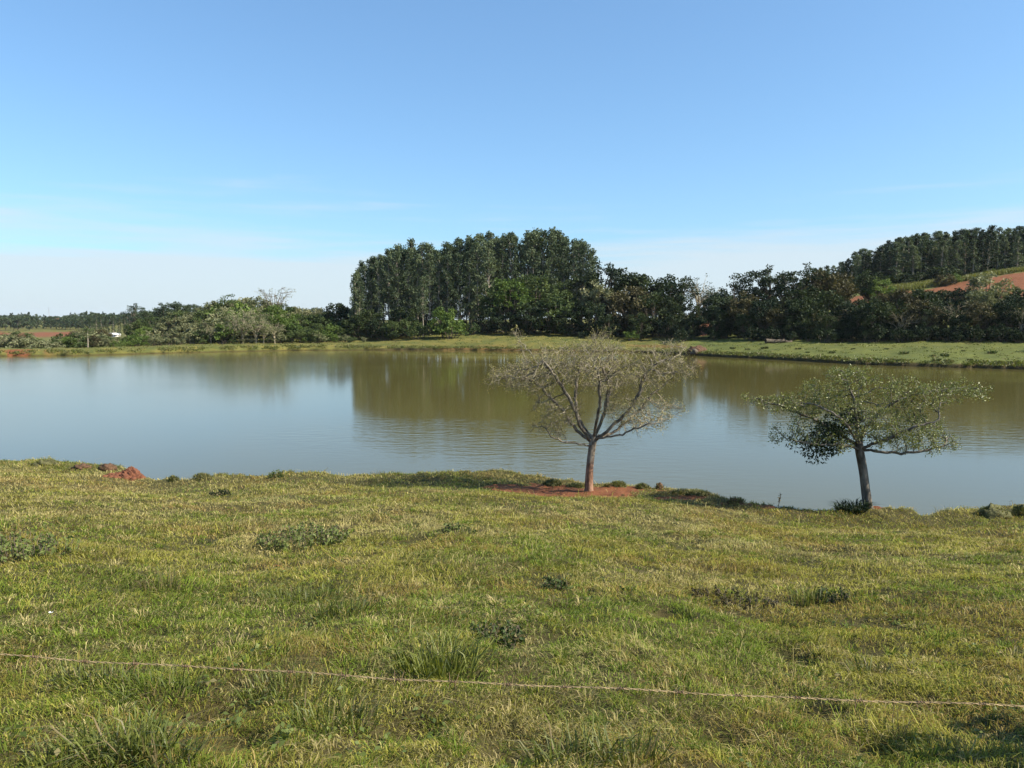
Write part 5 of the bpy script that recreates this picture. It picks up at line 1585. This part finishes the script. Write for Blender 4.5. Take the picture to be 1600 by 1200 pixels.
# small broad leaved weeds among the grass
rng = np.random.default_rng(15)
wb = MB()
nw = 420
wa = rng.uniform(-R(37), R(37), nw); wr_ = r_sample(nw, 3.6, 20, 1.5)
wx, wy = wr_ * np.sin(wa), wr_ * np.cos(wa)
okw = (fbm(wx * .6, wy * .6, 97, 3) > .47) & (wr_ < edge_r(wa) - .4)
for x_, y_ in zip(wx[okw], wy[okw]):
    nl = int(rng.integers(8, 26)); sp_ = rng.uniform(.03, .12)
    b0 = np.stack([x_ + rng.normal(size=nl) * sp_, y_ + rng.normal(size=nl) * sp_, np.zeros(nl)], 1)
    b0[:, 2] = ground_z(b0[:, 0], b0[:, 1]) + rng.uniform(.01, .07, nl)
    ax = unit(rng.normal(size=(nl, 3)) * np.array([1, 1, .5]) + np.array([0, 0, .25]))
    t_ = np.clip(rng.normal(rng.uniform(.3, .7), .15, nl), 0, 1)
    L_ = rng.uniform(.02, .05, nl) * rng.uniform(.7, 1.3)
    wb.leaves(b0, ax, L_, L_ * rng.uniform(.4, .65), np.stack([t_, (rng.random(nl) < .1) * .7, t_ * 0], 1), .2)
tag(obj('pasture_weeds', wb.build('pasture_weeds'), M['weed']), 'small broad leaved weeds growing among the pasture grass', 'weeds', kind='stuff')

# ------------------------------------------------------------------ barbed wire across the foreground
t0 = np.array([-1.55, 1.80, 0.0]); t1 = np.array([1.32, 1.52, 0.0])
WZ = CAM_Z - .793
wire = thing('barbed_wire', 'single rusty barbed wire strung across the foreground pasture', 'barbed wire', (0, 0, 0))
LW = np.linalg.norm(t1 - t0)
ns = 760
u = np.linspace(0, 1, ns)
ctr = t0[None] * (1 - u)[:, None] + t1[None] * u[:, None]
ctr[:, 2] = WZ - .016 * u - .012 * np.sin(np.pi * u) + .0016 * np.sin(u * 23) + .0012 * np.sin(u * 51 + 1)
dirw = unit(t1 - t0); sidew = np.array([-dirw[1], dirw[0], 0])
ph = u * LW / .042 * 2 * np.pi
for q in (0, np.pi):
    pts = ctr + sidew * (.0014 * np.cos(ph + q))[:, None] + np.array([0, 0, 1]) * (.0014 * np.sin(ph + q))[:, None]
    b = MB(); b.tube(pts, .00075, 5); obj('strand', b.build('strand', True), M['wire'], wire)
bb = MB()
for q in (0, 1):
    tt = np.linspace(0, 1, 22)
    an = tt * 4.2 * np.pi + q * np.pi
    hel = np.stack([(tt - .5) * .012 + q * .002, .0027 * np.cos(an), .0027 * np.sin(an)], 1)
    e0 = hel[0] + (np.array([-.004, 0, 0]) + np.array([0, math.cos(an[0] - 1.2), math.sin(an[0] - 1.2)]) * .019)
    e1 = hel[-1] + (np.array([.004, 0, 0]) + np.array([0, math.cos(an[-1] + 1.2), math.sin(an[-1] + 1.2)]) * .019)
    bb.tube(np.vstack([[e0], hel, [e1]]), np.concatenate([[.0003], np.full(22, .0009), [.0004]]), 4)
barb_me = bb.build('barb', True)
barb_me.materials.append(M['barb'])
nbarb = int(LW / .125)
for i in range(nbarb):
    f_ = (i + .35) / nbarb
    q = np.array([np.interp(f_, u, ctr[:, k_]) for k_ in range(3)])
    o_ = bpy.data.objects.new('barb', barb_me); C.objects.link(o_); o_.parent = wire
    o_.location = q; o_.rotation_euler = (random.uniform(0, 6.28), 0, math.atan2(dirw[1], dirw[0]))
for q, lab in ((t0, 'wooden fence post just outside the left edge holding the wire'), (t1, 'wooden fence post just outside the right edge holding the wire')):
    g = G(q[0], q[1])
    b = MB(); b.tube(wobble((0, 0, -.3), (0, 0, WZ - g + .22), 6, .006), (.06, .06, .058, .056, .054, .05), 9)
    o_ = obj('fence_post', b.build('fence_post', True), M['post'], None, (q[0] + .055 * np.sign(q[0]), q[1], g))
    tag(o_, lab, 'fence post')

# a shrub outside the right edge whose shade reaches into the lower right corner
(wm, fm), H = LIB['bush'][0]
sx, sy = 4.85, 3.15
t = thing('shrub', 'leafy shrub standing outside the right edge, shading the corner of the pasture', 'shrub', (sx, sy, G(sx, sy)), 1.0, None, (.62, .62, .58))
obj('trunk', wm, M['bark_dark'], t); obj('foliage', fm, M['broad'], t)
